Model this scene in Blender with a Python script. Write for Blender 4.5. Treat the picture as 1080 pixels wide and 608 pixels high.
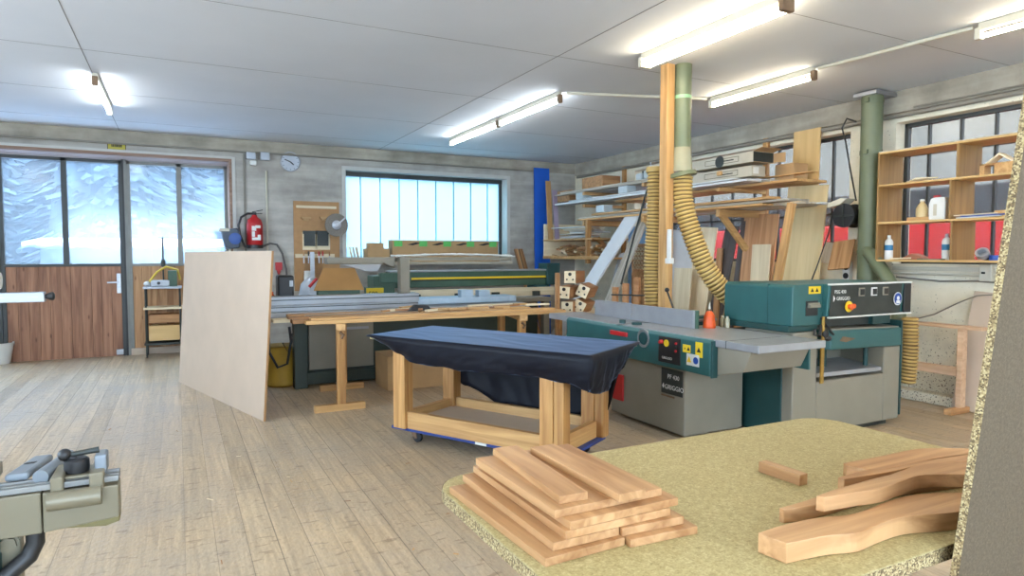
import bpy, bmesh, math, random
from mathutils import Vector as V, Matrix, noise
R = random.Random(7)
pi = math.pi
# ---------------------------------------------------------------- camera
SC = bpy.context.scene
for o in list(bpy.data.objects): bpy.data.objects.remove(o)
FPX, VX, VY, H = 690.0, 187.0, 268.5, 1.5
PITCH = math.atan((304 - VY) / FPX)
YAW = math.atan((540 - VX) * math.cos(PITCH) / FPX)
cam = bpy.data.cameras.new('camera'); camo = bpy.data.objects.new('camera', cam)
SC.collection.objects.link(camo); SC.camera = camo
camo.location = (0, 0, H); camo.rotation_euler = (pi / 2 - PITCH, 0, -YAW)
cam.sensor_width = 36; cam.lens = 36 * FPX / 1080; cam.clip_start = .05; cam.clip_end = 200
# ---------------------------------------------------------------- world + exposure
SC.view_settings.view_transform = 'Standard'; SC.view_settings.look = 'None'
SC.view_settings.gamma = 1; SC.view_settings.use_curve_mapping = False
SC.view_settings.exposure = 0.38
SC.cycles.use_denoising = True
SC.cycles.max_bounces = 10; SC.cycles.diffuse_bounces = 6; SC.cycles.glossy_bounces = 4
SC.cycles.transmission_bounces = 8; SC.cycles.transparent_max_bounces = 12
SC.cycles.sample_clamp_indirect = 6; SC.cycles.caustics_reflective = False; SC.cycles.caustics_refractive = False
W = bpy.data.worlds.new('overcast_sky'); SC.world = W; W.use_nodes = True
bg = W.node_tree.nodes['Background']; bg.inputs[0].default_value = (.62, .80, 1.0, 1); bg.inputs[1].default_value = 13.0
COOL, WARM = (.90, .95, 1.0), (1.0, .86, .62)
# daylight arriving through the glazing: one area light outside each opening
def area(name, loc, rot, sx, sy, power, col):
    l = bpy.data.lights.new(name, 'AREA'); l.shape = 'RECTANGLE'; l.size = sx; l.size_y = sy
    l.energy = power; l.color = col
    o = bpy.data.objects.new(name, l); SC.collection.objects.link(o); o.location = loc; o.rotation_euler = rot
    return o
# ---------------------------------------------------------------- helpers
def ray(x, y):
    m = Matrix.Rotation(-YAW, 3, 'Z') @ Matrix.Rotation(pi / 2 - PITCH, 3, 'X')
    return m @ V(((x - 540) / FPX, (304 - y) / FPX, -1))
def at(x, y, X=None, Y=None, Z=None):
    d = ray(x, y)
    t = X / d.x if X is not None else Y / d.y if Y is not None else (Z - H) / d.z
    return V((d.x * t, d.y * t, H + d.z * t))
def lin(c): return tuple(((v / 255) / 12.92 if v / 255 <= .04045 else ((v / 255 + .055) / 1.055) ** 2.4) for v in c) + (1,)
MATS = {}
def nt(name):
    m = bpy.data.materials.new(name); m.use_nodes = True; n = m.node_tree.nodes; l = m.node_tree.links
    MATS[name] = m
    return m, n, l, n['Principled BSDF']
def ramp(n, pts):
    r = n.new('ShaderNodeValToRGB'); e = r.color_ramp.elements
    while len(e) < len(pts): e.new(.5)
    for i, (p, c) in enumerate(pts): e[i].position = p; e[i].color = c if len(c) == 4 else lin(c)
    return r
def plain(name, c, rough=.5, metal=0, var=.08, scale=6, bump=.0, coat=0, stretch=(1, 1, 1), spec=.5):
    """flat coloured surface with a little procedural mottling"""
    m, n, l, p = nt(name); c = lin(c)
    t = n.new('ShaderNodeTexCoord'); mp = n.new('ShaderNodeMapping'); l.new(t.outputs['Object'], mp.inputs[0])
    mp.inputs['Scale'].default_value = stretch
    no = n.new('ShaderNodeTexNoise'); no.inputs['Scale'].default_value = scale; no.inputs['Detail'].default_value = 6
    l.new(mp.outputs[0], no.inputs[0])
    r = ramp(n, [(.3, tuple(v * (1 - var) for v in c[:3]) + (1,)), (.7, tuple(min(1, v * (1 + var)) for v in c[:3]) + (1,))])
    l.new(no.outputs[0], r.inputs[0]); l.new(r.outputs[0], p.inputs['Base Color'])
    p.inputs['Roughness'].default_value = rough; p.inputs['Metallic'].default_value = metal
    p.inputs['Specular IOR Level'].default_value = spec
    if coat: p.inputs['Coat Weight'].default_value = coat
    if bump:
        b = n.new('ShaderNodeBump'); b.inputs['Strength'].default_value = bump; b.inputs['Distance'].default_value = .01
        l.new(no.outputs[0], b.inputs['Height']); l.new(b.outputs[0], p.inputs['Normal'])
    return m
def wood(name, c1, c2, axis='x', k=1.0, rough=.55, rnd=.18, knots=False):
    """straight-grained timber; axis = direction of the grain in object space"""
    m, n, l, p = nt(name)
    t = n.new('ShaderNodeTexCoord'); mp = n.new('ShaderNodeMapping'); l.new(t.outputs['Object'], mp.inputs[0])
    s = [22 * k, 22 * k, 22 * k]; s['xyz'.index(axis)] = 1.3 * k; mp.inputs['Scale'].default_value = s
    oi = n.new('ShaderNodeObjectInfo'); cx = n.new('ShaderNodeCombineXYZ'); mu = n.new('ShaderNodeMath'); mu.operation = 'MULTIPLY'; mu.inputs[1].default_value = 37
    l.new(oi.outputs['Random'], mu.inputs[0]); [l.new(mu.outputs[0], cx.inputs[i]) for i in range(3)]; l.new(cx.outputs[0], mp.inputs['Location'])
    no = n.new('ShaderNodeTexNoise'); no.inputs['Scale'].default_value = 1; no.inputs['Detail'].default_value = 7; no.inputs['Distortion'].default_value = .8
    l.new(mp.outputs[0], no.inputs[0])
    r = ramp(n, [(.32, lin(c1)), (.66, lin(c2))]); l.new(no.outputs[0], r.inputs[0])
    hs = n.new('ShaderNodeHueSaturation'); mr = n.new('ShaderNodeMapRange'); mr.inputs[3].default_value = 1 - rnd; mr.inputs[4].default_value = 1 + rnd
    l.new(oi.outputs['Random'], mr.inputs[0]); l.new(mr.outputs[0], hs.inputs['Value']); l.new(r.outputs[0], hs.inputs['Color'])
    out = hs.outputs[0]
    if knots:
        vo = n.new('ShaderNodeTexVoronoi'); mp2 = n.new('ShaderNodeMapping'); s2 = [5, 5, 5]; s2['xyz'.index(axis)] = 1.6; mp2.inputs['Scale'].default_value = s2
        l.new(t.outputs['Object'], mp2.inputs[0]); l.new(mp2.outputs[0], vo.inputs[0]); vo.inputs['Scale'].default_value = 1.6
        kr = ramp(n, [(.04, (.35, .25, .18, 1)), (.12, (1, 1, 1, 1))]); l.new(vo.outputs['Distance'], kr.inputs[0])
        mx = n.new('ShaderNodeMix'); mx.data_type = 'RGBA'; mx.blend_type = 'MULTIPLY'; mx.inputs[0].default_value = .8
        l.new(out, mx.inputs[6]); l.new(kr.outputs[0], mx.inputs[7]); out = mx.outputs[2]
    l.new(out, p.inputs['Base Color']); p.inputs['Roughness'].default_value = rough
    b = n.new('ShaderNodeBump'); b.inputs['Strength'].default_value = .15; b.inputs['Distance'].default_value = .003
    l.new(no.outputs[0], b.inputs['Height']); l.new(b.outputs[0], p.inputs['Normal'])
    return m
def chips(name, cs, scale, rough=.7, fine=.5):
    """particle board: random chips of several tones"""
    m, n, l, p = nt(name)
    t = n.new('ShaderNodeTexCoord'); vo = n.new('ShaderNodeTexVoronoi'); vo.inputs['Scale'].default_value = scale
    no = n.new('ShaderNodeTexNoise'); no.inputs['Scale'].default_value = scale * .35; no.inputs['Detail'].default_value = 5
    mp = n.new('ShaderNodeMapping'); mp.inputs['Scale'].default_value = (1, 1, 1.0); l.new(t.outputs['Object'], mp.inputs[0])
    l.new(mp.outputs[0], vo.inputs[0]); l.new(mp.outputs[0], no.inputs[0])
    bw = n.new('ShaderNodeSeparateColor'); l.new(vo.outputs['Color'], bw.inputs[0])
    mi = n.new('ShaderNodeMix'); mi.inputs[0].default_value = fine; l.new(no.outputs[0], mi.inputs[2]); l.new(bw.outputs[0], mi.inputs[3])
    r = ramp(n, [(i / (len(cs) - 1) * .6 + .2, lin(c)) for i, c in enumerate(cs)]); l.new(mi.outputs[0], r.inputs[0])
    l.new(r.outputs[0], p.inputs['Base Color']); p.inputs['Roughness'].default_value = rough
    return m
def emis(name, c, s):
    m, n, l, p = nt(name); p.inputs['Base Color'].default_value = (.9, .9, .9, 1)
    p.inputs['Emission Color'].default_value = tuple(c) + (1,); p.inputs['Emission Strength'].default_value = s
    return m
ROOT = {}
def reg(o, mat): ROOT[o.name] = mat
class B:
    def __init__(s): s.b = bmesh.new()
    def quadbox(s, c8):
        vs = [s.b.verts.new(c) for c in c8]
        for f in ((0, 3, 2, 1), (4, 5, 6, 7), (0, 1, 5, 4), (1, 2, 6, 5), (2, 3, 7, 6), (3, 0, 4, 7)): s.b.faces.new([vs[i] for i in f])
        return s
    def box(s, x0, y0, z0, x1, y1, z1):
        x0, x1 = min(x0, x1), max(x0, x1); y0, y1 = min(y0, y1), max(y0, y1); z0, z1 = min(z0, z1), max(z0, z1)
        return s.quadbox([(x0, y0, z0), (x1, y0, z0), (x1, y1, z0), (x0, y1, z0), (x0, y0, z1), (x1, y0, z1), (x1, y1, z1), (x0, y1, z1)])
    def bar(s, p0, p1, wdir, w, t):
        """bar from p0 to p1, w wide along wdir, t thick"""
        p0, p1 = V(p0), V(p1); a = (p1 - p0).normalized(); wd = V(wdir); wd = (wd - a * wd.dot(a)).normalized(); n = a.cross(wd)
        q = []
        for p in (p0, p1):
            for i, j in ((-1, -1), (1, -1), (1, 1), (-1, 1)): q.append(p + wd * w / 2 * i + n * t / 2 * j)
        return s.quadbox(q)
    def prism(s, pts, d):
        """closed outline pts (3-D) swept by vector d"""
        d = V(d); a = [s.b.verts.new(V(p)) for p in pts]; c = [s.b.verts.new(V(p) + d) for p in pts]
        s.b.faces.new(a[::-1]); s.b.faces.new(c)
        for i in range(len(a)): j = (i + 1) % len(a); s.b.faces.new([a[i], a[j], c[j], c[i]])
        return s
    def tube(s, pts, r, seg=12, cap=True, closed=False):
        pts = [V(p) for p in pts]; N = len(pts); rs = r if isinstance(r, (list, tuple)) else [r] * N
        prev = None; rings = []
        for i, p in enumerate(pts):
            a = pts[max(i - 1, 0)] if not closed else pts[i - 1]; c = pts[min(i + 1, N - 1)] if not closed else pts[(i + 1) % N]
            t = (c - a).normalized()
            if prev is None:
                u = t.orthogonal().normalized()
            else:
                u = (prev - t * prev.dot(t)); u = u.normalized() if u.length > 1e-6 else t.orthogonal().normalized()
            prev = u; w = t.cross(u)
            rings.append([s.b.verts.new(p + (u * math.cos(2 * pi * k / seg) + w * math.sin(2 * pi * k / seg)) * rs[i]) for k in range(seg)])
        for i in range(N if closed else N - 1):
            A, C = rings[i], rings[(i + 1) % N]
            for k in range(seg): s.b.faces.new([A[k], A[(k + 1) % seg], C[(k + 1) % seg], C[k]])
        if cap and not closed: s.b.faces.new(rings[0][::-1]); s.b.faces.new(rings[-1])
        return s
    def cyl(s, p0, p1, r, r1=None, seg=24): return s.tube([p0, p1], [r, r if r1 is None else r1], seg)
    def lathe(s, c, prof, seg=24, axis='z'):
        """profile of (radius, height) about axis through c"""
        c = V(c); ax = {'z': V((0, 0, 1)), 'x': V((1, 0, 0)), 'y': V((0, 1, 0))}[axis] if isinstance(axis, str) else V(axis).normalized()
        return s.tubeprof([c + ax * h for r, h in prof], [max(r, .0004) for r, h in prof], ax, seg)
    def tubeprof(s, pts, rs, ax, seg):
        u = ax.orthogonal().normalized(); w = ax.cross(u); rings = []
        for p, r in zip(pts, rs): rings.append([s.b.verts.new(p + (u * math.cos(2 * pi * k / seg) + w * math.sin(2 * pi * k / seg)) * r) for k in range(seg)])
        for A, C in zip(rings, rings[1:]):
            for k in range(seg): s.b.faces.new([A[k], A[(k + 1) % seg], C[(k + 1) % seg], C[k]])
        s.b.faces.new(rings[0][::-1]); s.b.faces.new(rings[-1])
        return s
    def ball(s, c, r, sc=(1, 1, 1), seg=16):
        m = Matrix.Translation(c) @ Matrix.Diagonal((*sc, 1)); bmesh.ops.create_uvsphere(s.b, u_segments=seg, v_segments=seg // 2, radius=r, matrix=m); return s
def obj(name, b, mat, parent=None, bevel=0, smooth=False, local=False, label=None):
    if smooth is False and bevel == 0: pass
    me = bpy.data.meshes.new(name); bmesh.ops.recalc_face_normals(b.b, faces=b.b.faces[:]); b.b.to_mesh(me); b.b.free()
    me.materials.append(mat); o = bpy.data.objects.new(name, me); SC.collection.objects.link(o)
    if parent:
        o.parent = parent; M = ROOT[parent.name]
        if not local: me.transform(M.inverted())
        ROOT[o.name] = M
    else:
        if local: ROOT[o.name] = Matrix.Identity(4)
        else:
            cs = [v.co for v in me.vertices]; lo = [min(c[i] for c in cs) for i in range(3)]; hi = [max(c[i] for c in cs) for i in range(3)]
            org = V(((lo[0] + hi[0]) / 2, (lo[1] + hi[1]) / 2, lo[2])); me.transform(Matrix.Translation(-org)); o.location = org
            ROOT[o.name] = Matrix.Translation(org)
    if smooth:
        for p in me.polygons: p.use_smooth = True
        e = o.modifiers.new('split', 'EDGE_SPLIT'); e.split_angle = math.radians(38)
    if bevel:
        m = o.modifiers.new('bevel', 'BEVEL'); m.width = bevel; m.segments = 2; m.limit_method = 'ANGLE'; m.angle_limit = math.radians(40)
    if label: o['label'] = label
    return o
def tag(o, label, cat, group=None, kind=None):
    o['label'] = label; o['category'] = cat
    if group: o['group'] = group
    if kind: o['kind'] = kind
    return o
def thing(name, label, cat, loc=(0, 0, 0), rz=0, group=None):
    o = bpy.data.objects.new(name, None); SC.collection.objects.link(o); o.location = loc; o.rotation_euler = (0, 0, rz)
    o.empty_display_size = .1
    ROOT[o.name] = Matrix.Translation(loc) @ Matrix.Rotation(rz, 4, 'Z')
    return tag(o, label, cat, group)
def struct(name, b, mat, parent=None, **k):
    o = obj(name, b, mat, parent, **k)
    if not parent: o['kind'] = 'structure'
    return o
def board(name, label, cat, p0, p1, wdir, w, t, mat, group=None, bevel=.0015):
    """one plank whose own x axis is its length"""
    p0, p1 = V(p0), V(p1); a = (p1 - p0); L = a.length; a.normalize(); wd = V(wdir); wd = (wd - a * wd.dot(a)).normalized(); n = a.cross(wd)
    b = B().box(-L / 2, -w / 2, -t / 2, L / 2, w / 2, t / 2)
    o = obj(name, b, mat, local=True, bevel=bevel)
    M = Matrix((a, wd, n)).transposed().to_4x4(); M.translation = (p0 + p1) / 2; o.matrix_world = M; ROOT[o.name] = M
    return tag(o, label, cat, group)
def dup(root, loc, rz=0, label=None, group=None):
    r = root.copy(); SC.collection.objects.link(r); r.location = loc; r.rotation_euler = (0, 0, rz)
    if label: r['label'] = label
    if group: r['group'] = group
    for ch in [c for c in SC.objects if c.parent == root]:
        c = ch.copy(); SC.collection.objects.link(c); c.parent = r
        for g in [q for q in SC.objects if q.parent == ch]:
            d = g.copy(); SC.collection.objects.link(d); d.parent = c
    return r
def text(name, s, size, loc, right, up, mat, parent, depth=.0006, align='LEFT'):
    cu = bpy.data.curves.new(name, 'FONT'); cu.body = s; cu.size = size; cu.extrude = depth; cu.align_x = align
    cu.resolution_u = 2
    t = bpy.data.objects.new('tmp', cu); SC.collection.objects.link(t)
    me = bpy.data.meshes.new_from_object(t); bpy.data.objects.remove(t)
    me.name = name
    r = V(right).normalized(); u = V(up).normalized(); n = r.cross(u)
    M = Matrix((r, u, n)).transposed().to_4x4(); M.translation = V(loc)
    me.transform(M); me.transform(ROOT[parent.name].inverted()); me.materials.clear(); me.materials.append(mat)
    o = bpy.data.objects.new(name, me); SC.collection.objects.link(o); o.parent = parent; ROOT[o.name] = ROOT[parent.name]
    return o
# ---------------------------------------------------------------- materials
steel = plain('brushed_steel', (170, 172, 178), .38, .85, .12, 8, stretch=(1, .1, 8))
alu = plain('aluminium', (158, 162, 168), .42, .5, .08, 5)
castiron = plain('planed_cast_iron', (156, 158, 162), .36, .35, .08, 7)
greypaint = plain('warm_grey_paint', (132, 126, 112), .55, 0, .07, 4, .03)
teal = plain('teal_hammer_paint', (40, 88, 88), .42, 0, .10, 5, .03)
darkteal = plain('dark_teal_paint', (24, 64, 64), .5, 0, .10, 5)
dkgreen = plain('dark_green_paint', (42, 54, 46), .5, 0, .12, 5)
mgreen = plain('machine_green', (60, 88, 72), .5, 0, .12, 5)
pipegreen = plain('pale_green_pipe_paint', (98, 106, 80), .45, 0, .10, 5, .02)
black = plain('black_plastic', (26, 26, 28), .45, 0, .2, 9)
charcoal = plain('charcoal_panel', (40, 46, 44), .5, 0, .2, 9)
rubber = plain('black_rubber', (34, 34, 36), .7, 0, .2, 9)
white = plain('white_paint', (214, 214, 210), .5, 0, .05, 5)
cream = plain('cream_lamp_housing', (196, 190, 172), .5, 0, .06, 5)
red = plain('red_paint', (178, 30, 34), .4, 0, .1, 6)
orange = plain('orange_plastic', (214, 84, 28), .45, 0, .08, 6)
yellow = plain('yellow_sticker', (226, 192, 40), .5, 0, .05, 5)
yellowbin = plain('yellow_sheet_metal', (176, 142, 52), .55, 0, .12, 5)
blue = plain('blue_paint', (20, 88, 190), .5, 0, .07, 3)
signblue = plain('sign_blue', (30, 70, 150), .5, 0, .05, 5)
dollyblue = plain('dark_blue_board', (34, 58, 128), .55, 0, .15, 6)
cardboard = plain('brown_cardboard', (176, 142, 100), .8, 0, .08, 6)
cartongrey = plain('pale_carton', (184, 176, 158), .75, 0, .07, 6)
hosedark = plain('hose_shade_wire_brown', (112, 88, 48), .5, 0, .08, 10)  # hose valleys darker: rib shadow and wire painted into the colour
hosetan = plain('tan_hose_plastic', (186, 156, 92), .5, 0, .08, 10)
beech = wood('beech_wood', (150, 104, 62), (192, 148, 102), 'x', 1, .5, .10)
beechy = wood('beech_wood_grain_y', (200, 152, 104), (222, 182, 134), 'y', 1, .5, .10)
pine = wood('pine_wood', (170, 126, 76), (206, 164, 108), 'x', 1, .55, .12)
piney = wood('pine_wood_grain_y', (170, 126, 76), (206, 164, 108), 'y', 1, .55, .12)
pinez = wood('pine_wood_grain_z', (150, 102, 54), (194, 148, 90), 'z', 1, .55, .1, knots=True)
palew = wood('pale_board', (214, 196, 160), (232, 216, 184), 'x', .7, .6, .12)
greyw = wood('weathered_board', (156, 148, 136), (196, 188, 174), 'x', .8, .7, .2)
whitew = plain('white_laminate_board', (206, 208, 210), .45, 0, .05, 4)
brownw = wood('brown_board', (132, 92, 58), (176, 132, 88), 'x', .8, .6, .2)
darkw = wood('dark_laminate_board', (62, 54, 52), (88, 78, 74), 'x', .8, .5, .15)
ply = wood('plywood_face', (196, 160, 104), (214, 180, 124), 'x', .5, .6, .06)
osb = chips('particle_board_face', [(134, 118, 74), (158, 142, 94), (172, 156, 108), (192, 176, 132)], 230, .62, .35)
osbedge = chips('particle_board_edge', [(84, 68, 44), (124, 104, 70), (152, 132, 92), (184, 166, 124)], 260, .8, .8)
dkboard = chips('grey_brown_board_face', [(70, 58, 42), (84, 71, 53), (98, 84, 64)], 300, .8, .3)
mdf = plain('mdf_face', (192, 172, 152), .6, 0, .05, 3)
mdfedge = plain('mdf_edge', (166, 126, 84), .7, 0, .08, 12)
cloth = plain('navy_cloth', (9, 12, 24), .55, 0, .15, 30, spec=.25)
cp = MATS['navy_cloth'].node_tree.nodes['Principled BSDF']; cp.inputs['Sheen Weight'].default_value = .30; cp.inputs['Sheen Roughness'].default_value = .25; cp.inputs['Sheen Tint'].default_value = (.42, .62, 1, 1)  # blue sheen tint imitates the window's reflection on the cloth
hairclear = plain('clear_plastic', (214, 206, 170), .2, 0, .05, 6)
hairclear.node_tree.nodes['Principled BSDF'].inputs['Transmission Weight'].default_value = .55
ink = plain('dark_ink', (34, 32, 30), .6)
whiteink = plain('white_ink', (220, 220, 216), .5)
greenprint = plain('green_print', (96, 190, 96), .6)
rust = plain('rusty_steel', (120, 96, 74), .6, .4, .2, 12)
# ---------------------------------------------------------------- structure materials
def floor_mat():
    m, n, l, p = nt('plank_floor')
    g = n.new('ShaderNodeNewGeometry'); sp = n.new('ShaderNodeSeparateXYZ'); l.new(g.outputs['Position'], sp.inputs[0])
    def M(op, a, b=None, c=None):
        x = n.new('ShaderNodeMath'); x.operation = op
        for i, v in enumerate((a, b, c)):
            if v is None: continue
            if isinstance(v, (int, float)): x.inputs[i].default_value = v
            else: l.new(v, x.inputs[i])
        return x.outputs[0]
    w = .145
    u = M('DIVIDE', sp.outputs[0], w); idx = M('FLOOR', u); fr = M('FRACT', u)
    wn = n.new('ShaderNodeTexWhiteNoise'); wn.noise_dimensions = '1D'; l.new(idx, wn.inputs['W'])
    yy = M('DIVIDE', M('ADD', sp.outputs[1], M('MULTIPLY', wn.outputs[0], 9.0)), 3.1); yi = M('FLOOR', yy); yf = M('FRACT', yy)
    wn2 = n.new('ShaderNodeTexWhiteNoise'); wn2.noise_dimensions = '2D'; cx = n.new('ShaderNodeCombineXYZ'); l.new(idx, cx.inputs[0]); l.new(yi, cx.inputs[1]); l.new(cx.outputs[0], wn2.inputs['Vector'])
    e = M('MINIMUM', fr, M('SUBTRACT', 1.0, fr)); seam = M('LESS_THAN', e, M('ADD', .010, M('MULTIPLY', wn.outputs[0], .014)))
    ej = M('LESS_THAN', M('MINIMUM', yf, M('SUBTRACT', 1.0, yf)), .0008)
    gap = M('MAXIMUM', seam, ej)
    mp = n.new('ShaderNodeMapping'); mp.inputs['Scale'].default_value = (26, 1.3, 1); l.new(g.outputs['Position'], mp.inputs[0])
    gr = n.new('ShaderNodeTexNoise'); gr.inputs['Scale'].default_value = 1; gr.inputs['Detail'].default_value = 8; gr.inputs['Distortion'].default_value = 1; l.new(mp.outputs[0], gr.inputs[0])
    gcol = ramp(n, [(.3, lin((162, 138, 108))), (.68, lin((204, 180, 146)))]); l.new(gr.outputs[0], gcol.inputs[0])
    # grey worn dirt in large patches
    dn = n.new('ShaderNodeTexNoise'); dn.inputs['Scale'].default_value = 1.1; dn.inputs['Detail'].default_value = 9; dn.inputs['Roughness'].default_value = .65; l.new(g.outputs['Position'], dn.inputs[0])
    dr = ramp(n, [(.38, (0, 0, 0, 1)), (.66, (1, 1, 1, 1))]); l.new(dn.outputs[0], dr.inputs[0])
    mx = n.new('ShaderNodeMix'); mx.data_type = 'RGBA'; mx.inputs[7].default_value = lin((166, 152, 134)); l.new(M('MULTIPLY', dr.outputs[0], .7), mx.inputs[0]); l.new(gcol.outputs[0], mx.inputs[6])
    mp0 = n.new('ShaderNodeMapping'); mp0.inputs['Scale'].default_value = (60, 28, 1); l.new(g.outputs['Position'], mp0.inputs[0])
    rn0 = n.new('ShaderNodeTexNoise'); rn0.inputs['Scale'].default_value = 1; rn0.inputs['Detail'].default_value = 6; rn0.inputs['Roughness'].default_value = .7; l.new(mp0.outputs[0], rn0.inputs[0])
    hs = n.new('ShaderNodeHueSaturation'); l.new(mx.outputs[2], hs.inputs['Color']); l.new(M('ADD', .62, M('ADD', M('MULTIPLY', wn2.outputs[0], .16), M('MULTIPLY', rn0.outputs[0], .56))), hs.inputs['Value'])
    # saw marks across the planks and little dark dents
    mp3 = n.new('ShaderNodeMapping'); mp3.inputs['Scale'].default_value = (9, 26, 1); l.new(g.outputs['Position'], mp3.inputs[0])
    sn = n.new('ShaderNodeTexNoise'); sn.inputs['Scale'].default_value = 1; sn.inputs['Detail'].default_value = 3; l.new(mp3.outputs[0], sn.inputs[0])
    sr = ramp(n, [(.61, (0, 0, 0, 1)), (.66, (1, 1, 1, 1))]); l.new(sn.outputs[0], sr.inputs[0])
    mk = n.new('ShaderNodeMix'); mk.data_type = 'RGBA'; mk.inputs[7].default_value = lin((110, 88, 70)); l.new(M('MULTIPLY', sr.outputs[0], .45), mk.inputs[0]); l.new(hs.outputs[0], mk.inputs[6])
    mg = n.new('ShaderNodeMix'); mg.data_type = 'RGBA'; mg.inputs[7].default_value = lin((70, 58, 46)); l.new(M('MULTIPLY', gap, M('ADD', .08, M('MULTIPLY', wn.outputs[0], .6))), mg.inputs[0]); l.new(mk.outputs[2], mg.inputs[6])
    l.new(mg.outputs[2], p.inputs['Base Color'])
    l.new(M('ADD', .20, M('ADD', M('MULTIPLY', wn.outputs[0], .26), M('MULTIPLY', gr.outputs[0], .26))), p.inputs['Roughness'])
    mp4 = n.new('ShaderNodeMapping'); mp4.inputs['Scale'].default_value = (44, 26, 1); l.new(g.outputs['Position'], mp4.inputs[0])
    rn = n.new('ShaderNodeTexNoise'); rn.inputs['Scale'].default_value = 1; rn.inputs['Detail'].default_value = 5; l.new(mp4.outputs[0], rn.inputs[0])
    bh = M('SUBTRACT', M('ADD', M('MULTIPLY', rn.outputs[0], .8), M('MULTIPLY', wn.outputs[0], .5)), M('MULTIPLY', gap, 1.0))
    b = n.new('ShaderNodeBump'); b.inputs['Strength'].default_value = .75; b.inputs['Distance'].default_value = .008; l.new(bh, b.inputs['Height']); l.new(b.outputs[0], p.inputs['Normal'])
    return m
def concrete(name, c1, c2, c3, bands=True, spots=0, bump=.3):
    m, n, l, p = nt(name); g = n.new('ShaderNodeNewGeometry')
    no = n.new('ShaderNodeTexNoise'); no.inputs['Scale'].default_value = 1.6; no.inputs['Detail'].default_value = 10; no.inputs['Roughness'].default_value = .62; l.new(g.outputs['Position'], no.inputs[0])
    r = ramp(n, [(.28, lin(c1)), (.5, lin(c2)), (.72, lin(c3))]); l.new(no.outputs[0], r.inputs[0]); out = r.outputs[0]
    mp = n.new('ShaderNodeMapping'); mp.inputs['Scale'].default_value = (1.2, 1.2, 9); l.new(g.outputs['Position'], mp.inputs[0])
    n2 = n.new('ShaderNodeTexNoise'); n2.inputs['Scale'].default_value = 1; n2.inputs['Detail'].default_value = 6; l.new(mp.outputs[0], n2.inputs[0])
    r2 = ramp(n, [(.35, (.78, .78, .78, 1)), (.65, (1.1, 1.1, 1.1, 1))]); l.new(n2.outputs[0], r2.inputs[0])
    mx = n.new('ShaderNodeMix'); mx.data_type = 'RGBA'; mx.blend_type = 'MULTIPLY'; mx.inputs[0].default_value = .8 if bands else .3
    l.new(out, mx.inputs[6]); l.new(r2.outputs[0], mx.inputs[7]); out = mx.outputs[2]
    if spots:
        vo = n.new('ShaderNodeTexNoise'); vo.inputs['Scale'].default_value = 60; vo.inputs['Detail'].default_value = 6; l.new(g.outputs['Position'], vo.inputs[0])
        # chipped paint gets denser towards the floor
        sp = n.new('ShaderNodeSeparateXYZ'); l.new(g.outputs['Position'], sp.inputs[0])
        mr = n.new('ShaderNodeMapRange'); mr.inputs[1].default_value = 0; mr.inputs[2].default_value = 1.1; mr.inputs[3].default_value = .11; mr.inputs[4].default_value = 0; l.new(sp.outputs[2], mr.inputs[0])
        ad = n.new('ShaderNodeMath'); ad.operation = 'ADD'; l.new(vo.outputs[0], ad.inputs[0]); l.new(mr.outputs[0], ad.inputs[1])
        rr = ramp(n, [(.68, (0, 0, 0, 1)), (.72, (1, 1, 1, 1))]); l.new(ad.outputs[0], rr.inputs[0])
        m2 = n.new('ShaderNodeMix'); m2.data_type = 'RGBA'; m2.inputs[7].default_value = lin((98, 84, 66)); l.new(rr.outputs[0], m2.inputs[0]); l.new(out, m2.inputs[6]); out = m2.outputs[2]
    l.new(out, p.inputs['Base Color']); p.inputs['Roughness'].default_value = .85
    b = n.new('ShaderNodeBump'); b.inputs['Strength'].default_value = bump; b.inputs['Distance'].default_value = .02; l.new(no.outputs[0], b.inputs['Height']); l.new(b.outputs[0], p.inputs['Normal'])
    return m
def glass(name, tint, haze, rough=.15, hazecol=(.8, .88, .95)):
    """clear or misted pane: a see-through part and a translucent part"""
    m, n, l, p = nt(name); n.remove(p); o = n['Material Output']
    tr = n.new('ShaderNodeBsdfTransparent'); tr.inputs[0].default_value = tint + (1,)
    tl = n.new('ShaderNodeBsdfTranslucent'); tl.inputs[0].default_value = hazecol + (1,)
    gl = n.new('ShaderNodeBsdfGlossy'); gl.inputs['Roughness'].default_value = rough; gl.inputs[0].default_value = (.9, .95, 1, 1)
    a = n.new('ShaderNodeMixShader'); a.inputs[0].default_value = haze; l.new(tr.outputs[0], a.inputs[1]); l.new(tl.outputs[0], a.inputs[2])
    b = n.new('ShaderNodeMixShader'); b.inputs[0].default_value = .06; l.new(a.outputs[0], b.inputs[1]); l.new(gl.outputs[0], b.inputs[2]); l.new(b.outputs[0], o.inputs[0])
    return m
floorm = floor_mat()
concm = concrete('grey_concrete', (146, 141, 134), (170, 165, 157), (190, 185, 176))
concr = concrete('whitewashed_concrete', (198, 190, 168), (224, 216, 194), (234, 226, 206), False, 1, .35)
concb = concrete('bare_beam_concrete', (128, 122, 110), (158, 150, 136), (182, 174, 158))
ceilm = plain('ceiling_board', (208, 210, 214), .8, 0, .03, 1.2)
clearglass = glass('clear_glass', (.84, .90, .95), .08, .15, (.4, .45, .5))
frostglass = glass('frosted_channel_glass', (.50, .62, .64), .62, .3, (.50, .62, .64))
smokeglass = glass('wired_frosted_glass', (.66, .62, .58), .02, .3, (.36, .38, .42))
frame = plain('dark_window_steel', (62, 64, 64), .5, .3, .1, 6)
framegrey = plain('grey_window_steel', (124, 124, 120), .5, .2, .1, 6)
doorwood = wood('door_plank_wood', (118, 78, 56), (166, 120, 92), 'z', .8, .6, .06, True)
doorwood2 = wood('door_plank_wood_light', (148, 104, 66), (196, 152, 108), 'z', .8, .6, .06, True)
lintwood = wood('lintel_wood', (122, 92, 74), (156, 126, 106), 'x', .7, .65, .06)
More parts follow.
